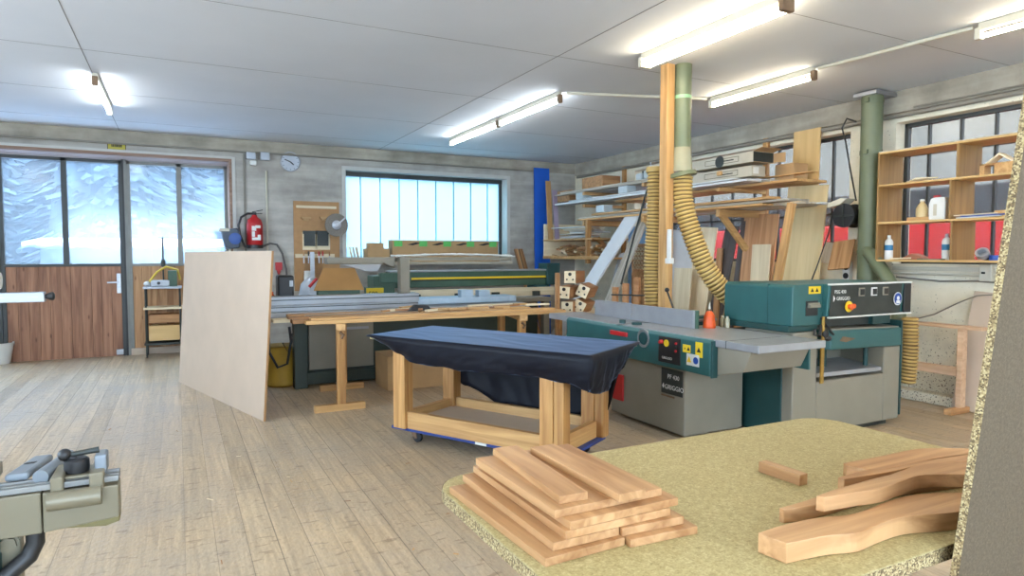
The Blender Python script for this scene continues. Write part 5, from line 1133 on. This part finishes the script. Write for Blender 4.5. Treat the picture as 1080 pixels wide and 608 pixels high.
for k in (-.1, 0, .1): 
    o = obj('socket_hole', B().lathe((6.80, a.y, a.z + k), [(.034, 0), (.034, -.004)], 18, 'x'), black, SC.objects['triple_socket'])
# ---------------------------------------------------------------- open shelf unit on the right wall
SX, SXb = 6.45, 6.84; SY0, SY1 = 1.95, 4.33
t = thing('wall_shelf', 'open wooden shelf unit hung across the right-hand windows', 'shelf', (6.65, 3.2, 1.44))
Zs = [1.436, 1.822, 2.205, 2.535]
dv_ = [3.60, 3.62, 3.565]
sh_ = wood('shelf_wood_y', (184, 148, 92), (208, 174, 118), 'y', .7, .5, .04); shz = wood('shelf_wood_z_shaded', (126, 94, 50), (154, 118, 68), 'z', .7, .5, .04)  # upright wood darker: the shelf's inside shade is put into its colour
for z in Zs: obj('shelf_board', B().box(SX, SY0, z - .010, SXb, SY1, z + .010), sh_, t, bevel=.002)
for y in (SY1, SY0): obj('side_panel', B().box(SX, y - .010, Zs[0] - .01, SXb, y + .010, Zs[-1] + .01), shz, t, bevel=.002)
for k in range(3):
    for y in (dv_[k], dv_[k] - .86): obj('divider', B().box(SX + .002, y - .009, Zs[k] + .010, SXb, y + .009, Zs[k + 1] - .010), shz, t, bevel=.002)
obj('top_strip', B().box(SX + .03, SY0, Zs[-1] + .011, SXb, SY1 + .02, Zs[-1] + .022), greyw, t)
def onshelf(px_, k, X=6.55): return V((X, at(px_, 240, X=X).y, Zs[k] + .0105))
def bottle(name, lb, px_, k, h_, rad, body, capm, band=None, X=6.58):
    c = onshelf(px_, k, X); o = thing(name, lb, 'bottle', c)
    obj('bottle_body', B().lathe(c, [(rad * .92, 0), (rad, .01), (rad, h_ * .72), (rad * .75, h_ * .82), (rad * .4, h_ * .86)], 24), body, o, smooth=True)
    obj('cap', B().lathe(c + V((0, 0, h_ * .86)), [(rad * .42, 0), (rad * .42, h_ * .14)], 18), capm, o, smooth=True)
    if band: obj('label_band', B().tube([c + V((0, 0, h_ * .38)), c + V((0, 0, h_ * .60))], rad * 1.015, 24), band, o)
bl_ = plain('label_teal_blue', (40, 110, 150), .5)
bottle('spray_bottle', 'white bottle with blue label at the left end of the bottom shelf', 938, 0, .25, .040, white, white, bl_)
bottle('spray_bottle', 'white bottle with blue label and grey top next to the lower divider', 999, 0, .25, .040, white, castiron, bl_)
c = onshelf(972, 1); board('wood_block', 'small wooden block under the beige bottle', 'block', c + V((0, -.10, .018)), c + V((0, .12, .018)), (1, 0, 0), .10, .034, pine)
o = thing('beige_bottle', 'round-shouldered beige bottle standing on a small block on the middle shelf', 'bottle', c + V((0, 0, .036))); c2 = c + V((0, 0, .036))
obj('bottle_body', B().lathe(c2, [(.050, 0), (.054, .02), (.054, .08), (.035, .12), (.018, .14), (.018, .155)], 24), plain('beige_plastic', (198, 176, 130), .5), o, smooth=True)
obj('cap', B().lathe(c2 + V((0, 0, .155)), [(.022, 0), (.020, .018)], 18), white, o, smooth=True)
c = onshelf(991, 1); o = thing('canister', 'white plastic canister with red screw cap on the middle shelf', 'canister', c)
obj('canister_body', B().prism([(c.x - .06, c.y + .075, c.z), (c.x - .06, c.y + .08, c.z + .15), (c.x - .06, c.y + .06, c.z + .205), (c.x - .06, c.y + .02, c.z + .215), (c.x - .06, c.y - .07, c.z + .215), (c.x - .06, c.y - .078, c.z + .15), (c.x - .06, c.y - .075, c.z)], (.12, 0, 0)), white, o, bevel=.012)
obj('screw_cap', B().lathe((c.x - .02, c.y + .02, c.z + .20), [(.030, 0), (.030, .035)], 20), red, o, smooth=True)
obj('grip_groove', B().box(c.x - .062, c.y - .002, c.z + .04, c.x - .058, c.y + .03, c.z + .15), cartongrey, o)
c = onshelf(966, 2)
for i in range(4): board('wood_scrap', 'small wood scrap lying on the shelf board above the beige bottle', 'scrap', c + V((-.04 * i, .10 - .05 * i, .012 + .004 * i)), c + V((.02, -.06 - .04 * i, .014 + .004 * i)), (1, .3, 0), .04, .014, palew, 'wood scraps on the upper left shelf')
c = onshelf(1052, 2); o = thing('wooden_model', 'small wooden house model with a little gable roof on the upper right shelf', 'wooden model', c)
obj('model_body', B().box(c.x - .05, c.y - .16, c.z, c.x + .06, c.y + .02, c.z + .10).box(c.x - .05, c.y + .10, c.z, c.x + .06, c.y + .14, c.z + .10).box(c.x - .05, c.y + .02, c.z + .085, c.x + .06, c.y + .14, c.z + .10), pine, o, bevel=.002)
obj('model_roof', B().prism([(c.x - .06, c.y + .09, c.z + .10), (c.x - .06, c.y - .02, c.z + .185), (c.x - .06, c.y - .14, c.z + .10), (c.x - .06, c.y - .12, c.z + .10), (c.x - .06, c.y - .02, c.z + .165), (c.x - .06, c.y + .07, c.z + .10)], (.10, 0, 0)), palew, o)
for k, (p_, m, w, z) in enumerate(((1030, whitew, .16, .006), (1034, signblue, .14, .018), (1026, palew, .12, .03))):
    c = onshelf(p_, 1); board('flat_sheet', ('pale', 'blue', 'wooden')[k] + ' flat sheet in the small heap on the right middle shelf', 'sheet', c + V((0, .14, z)), c + V((.0, -.22, z + .006)), (1, 0, 0), w, .009, m)
c = onshelf(1058, 1); tag(obj('wood_chunk', B().box(c.x - .03, c.y - .06, c.z, c.x + .05, c.y + .06, c.z + .06), pine, bevel=.003), 'little wooden chunk behind the flat sheets on the right middle shelf', 'block')
c = onshelf(963, 0, 6.56); 
o = obj('work_glove', B().prism([(c.x - .05, c.y + .12, c.z), (c.x - .05, c.y - .14, c.z), (c.x - .05, c.y - .12, c.z + .03), (c.x - .05, c.y - .02, c.z + .065), (c.x - .05, c.y + .05, c.z + .03)], (.12, 0, 0)), plain('worn_leather', (150, 96, 72), .8), bevel=.008); tag(o, 'crumpled brown leather glove on the bottom shelf', 'glove')
c = onshelf(952, 0, 6.52); board('pale_lath', 'pale slat lying in front of the brown glove on the bottom shelf', 'slat', c + V((-.01, .10, .010)), c + V((-.02, -.10, .016)), (1, 0, 0), .05, .012, palew)
c = onshelf(984, 0, 6.50); board('green_pad', 'thin green pad on the bottom shelf under the bottle with the grey top', 'pad', c + V((-.02, .12, .006)), c + V((-.02, -.12, .006)), (1, 0, 0), .05, .010, mgreen)
for k, (p_, m, lb, rr_) in enumerate(((1038, castiron, 'grey tape roll on the bottom right shelf', .055), (1051, signblue, 'blue tape roll on the bottom right shelf', .045), (1047, black, 'black tape roll lying behind the grey one on the bottom right shelf', .06))):
    c = onshelf(p_, 0, (6.52, 6.53, 6.68)[k]); ax = V((-.75, -.15, .55)) if k == 0 else V((0, 0, 1)); cz_ = c + V((0, 0, rr_ * .86 if k == 0 else 0))
    o = obj('tape_roll', B().lathe(cz_, [(rr_ * .62, 0), (rr_, 0), (rr_, .045), (rr_ * .62, .045), (rr_ * .62, 0)], 28, ax), m, smooth=True); tag(o, lb, 'tape')
# below the shelf: switch box, conduits
a = at(1044, 288, X=6.84)
t = thing('switch_box', 'cream switch box on the wall under the open shelf', 'switch', (6.8, a.y, a.z - .1))
obj('box_body', B().box(6.76, a.y - .055, a.z - .08, 6.86, a.y + .055, a.z + .08), cream, t, bevel=.008); obj('rocker', B().box(6.752, a.y - .0, a.z - .01, 6.76, a.y + .03, a.z + .01), ink, t)
tag(obj('low_conduit', B().cyl((6.80, 2.0, 1.30), (6.80, 4.38, 1.30), .012, None, 8).box(6.80, 2.0, 1.335, 6.858, 4.38, 1.375), cream, bevel=.002), 'cream trunking running along the wall directly below the shelf', 'trunking')
tag(obj('low_cable', B().tube([(6.83, 4.35, 1.26), (6.83, 3.9, 1.23), (6.83, 3.55, 1.245), (6.83, 3.0, 1.21), (6.83, 2.4, 1.21)], .010, 6), MATS['grey_conduit']), 'grey cable sagging under the cream trunking', 'cable')
tag(obj('slack_cable', B().tube([at(960, 338, X=6.8), at(985, 332, X=6.8), at(1010, 320, X=6.8), at(1030, 312, X=6.8), at(1050, 311, X=6.8)], .006, 6), MATS['grey_conduit']), 'thin cable crossing the whitewashed wall behind the wooden stand', 'cable')
# wooden stand and leaning panels at the right
palep = wood('pinkish_beech', (188, 150, 118), (212, 178, 146), 'y', .8, .6, .05)
t = thing('wooden_stand', 'low wooden stand with two rails in front of the whitewashed wall', 'stand', (6.55, 3.9, 0))
obj('foot', B().box(6.36, 3.49, 0, 6.76, 3.56, .055), beech, t, bevel=.006)
obj('foot', B().box(6.36, 4.93, 0, 6.76, 5.0, .055), pine, t, bevel=.006)
obj('upright', B().box(6.52, 3.50, .055, 6.60, 3.55, .80), palep, t, bevel=.003); obj('upright', B().box(6.52, 4.94, .055, 6.60, 4.99, .80), pinez, t, bevel=.003)
obj('top_rail', B().box(6.50, 3.33, .80, 6.62, 5.1, .83), palep, t, bevel=.003)
obj('lower_rail', B().box(6.535, 3.55, .345, 6.585, 4.94, .43), palep, t, bevel=.003)
board('leaning_sheet', 'grey brown panel leaning on the whitewashed wall behind the wooden stand', 'panel', (6.66, 3.40, 0.005), (6.84, 3.32, 1.13), (0, 1, 0), .52, .016, mdf)
board('leaning_sheet', 'second grey brown panel leaning beside the first, nearer the right picture border', 'panel', (6.64, 2.90, 0.005), (6.83, 2.88, 1.20), (0, 1, 0), .5, .016, mdf)
# ---------------------------------------------------------------- drilled timber blocks behind the planing machine
t = thing('low_bench', 'plain low bench carrying the drilled timber blocks behind the planing machine', 'bench', (4.5, 7.05, 0))
bx = at(584, 330, Z=.80)
obj('bench_top', B().box(4.35, 6.55, .74, 5.5, 7.35, .78), palew, t, bevel=.004)
for x, y in ((4.40, 6.6), (5.4, 6.6), (4.40, 7.28), (5.4, 7.28)): obj('leg', B().box(x, y, 0, x + .06, y + .06, .74), pine, t, bevel=.004)
def block(label, px_, pyb, rot, Y=6.75, s=.145, z=None):
    c = at(px_, pyb, Y=Y); o = thing('drilled_block', label, 'timber block', c, 0, 'drilled timber blocks')
    M = Matrix.Translation(c) @ Matrix.Rotation(-.85, 4, 'Z') @ Matrix.Rotation(rot, 4, 'Y'); ROOT[o.name] = M; o.matrix_world = M
    obj('block_body', B().box(-s / 2, .004, 0, s / 2, .42, s), brownw if 0 else cardboardwood, o, bevel=.004, local=True)
    obj('pale_end', B().box(-s / 2 + .001, 0, .001, s / 2 - .001, .006, s - .001), palew, o, local=True)
    for x, z_, rr_ in ((0, .11, .022), (-.038, .045, .011), (.038, .045, .011)): obj('drilled_hole', B().lathe((x, .002, z_ * s / .145), [(rr_, 0), (rr_, -.004)], 16, 'y'), ink, o, local=True)
cardboardwood = wood('reddish_timber', (156, 106, 66), (190, 140, 96), 'y', .8, .6, .05)
block('topmost drilled timber block of the pile', 601, 299, 0)
block('drilled timber block at the left, below the topmost one', 594, 315, .08)
block('drilled timber block tilted to the right at the right side of the pile', 612, 313, .42)
block('drilled timber block tilted low in the middle of the pile', 608, 329, .45)
block('plain pale-ended timber block at the bottom left of the pile', 598, 331, .0)
board('pale_plank', 'slim reddish plank standing upright left of the drilled blocks', 'plank', V((at(588, 330, Y=6.62).x, 6.62, .002)), at(588, 288, Y=6.7), (1, 0, 0), .04, .05, brownw)
for i, (px_, yt) in enumerate(((649, 303), (660, 299), (672, 293), (683, 297))):
    p = at(px_, yt, X=4.35); board('upright_strip', ('first', 'second', 'third', 'fourth')[i] + ' upright timber strip from the left behind the planer fence', 'strip', (4.35, p.y, .0), (4.35, p.y, p.z), (0, 1, 0), .085, .03, cardboardwood)
p0 = at(645, 311, X=4.31); p1 = at(684, 312, X=4.31); tag(obj('steel_bar', B().cyl(p0, p1, .008, None, 8), charcoal), 'thin dark bar across the upright timber strips', 'bar')
c = at(704, 262, X=3.975)
tag(obj('white_hanger', B().box(3.965, c.y - .045, c.z - .10, 3.987, c.y + .0, c.z + .17).box(3.93, c.y - .09, c.z - .14, 3.979, c.y - .02, c.z - .09), white, bevel=.004), 'white L-shaped metal hanger fixed to the timber post', 'hanger')
# floor debris
for i in range(36):
    x, y = R.uniform(-.6, 3.2), R.uniform(2.2, 6.5); a = R.uniform(0, pi); L = R.uniform(.015, .05)
    if .6 < x < 2.5 and y < 2.0: continue
    o = board('wood_splinter', 'small wood splinter lying on the plank floor', 'splinter', (x, y, .003), (x + L * math.cos(a), y + L * math.sin(a), .004), (-math.sin(a), math.cos(a), 0), R.uniform(.003, .008), .003, R.choice([brownw, palew, pine]), 'wood splinters on the floor', 0)
board('leaning_lath', 'pale plank lying on the floor under the left end of the foreground table', 'plank', (.62, 1.25, .012), (.70, 1.75, .012), (1, 0, 0), .12, .02, pine)
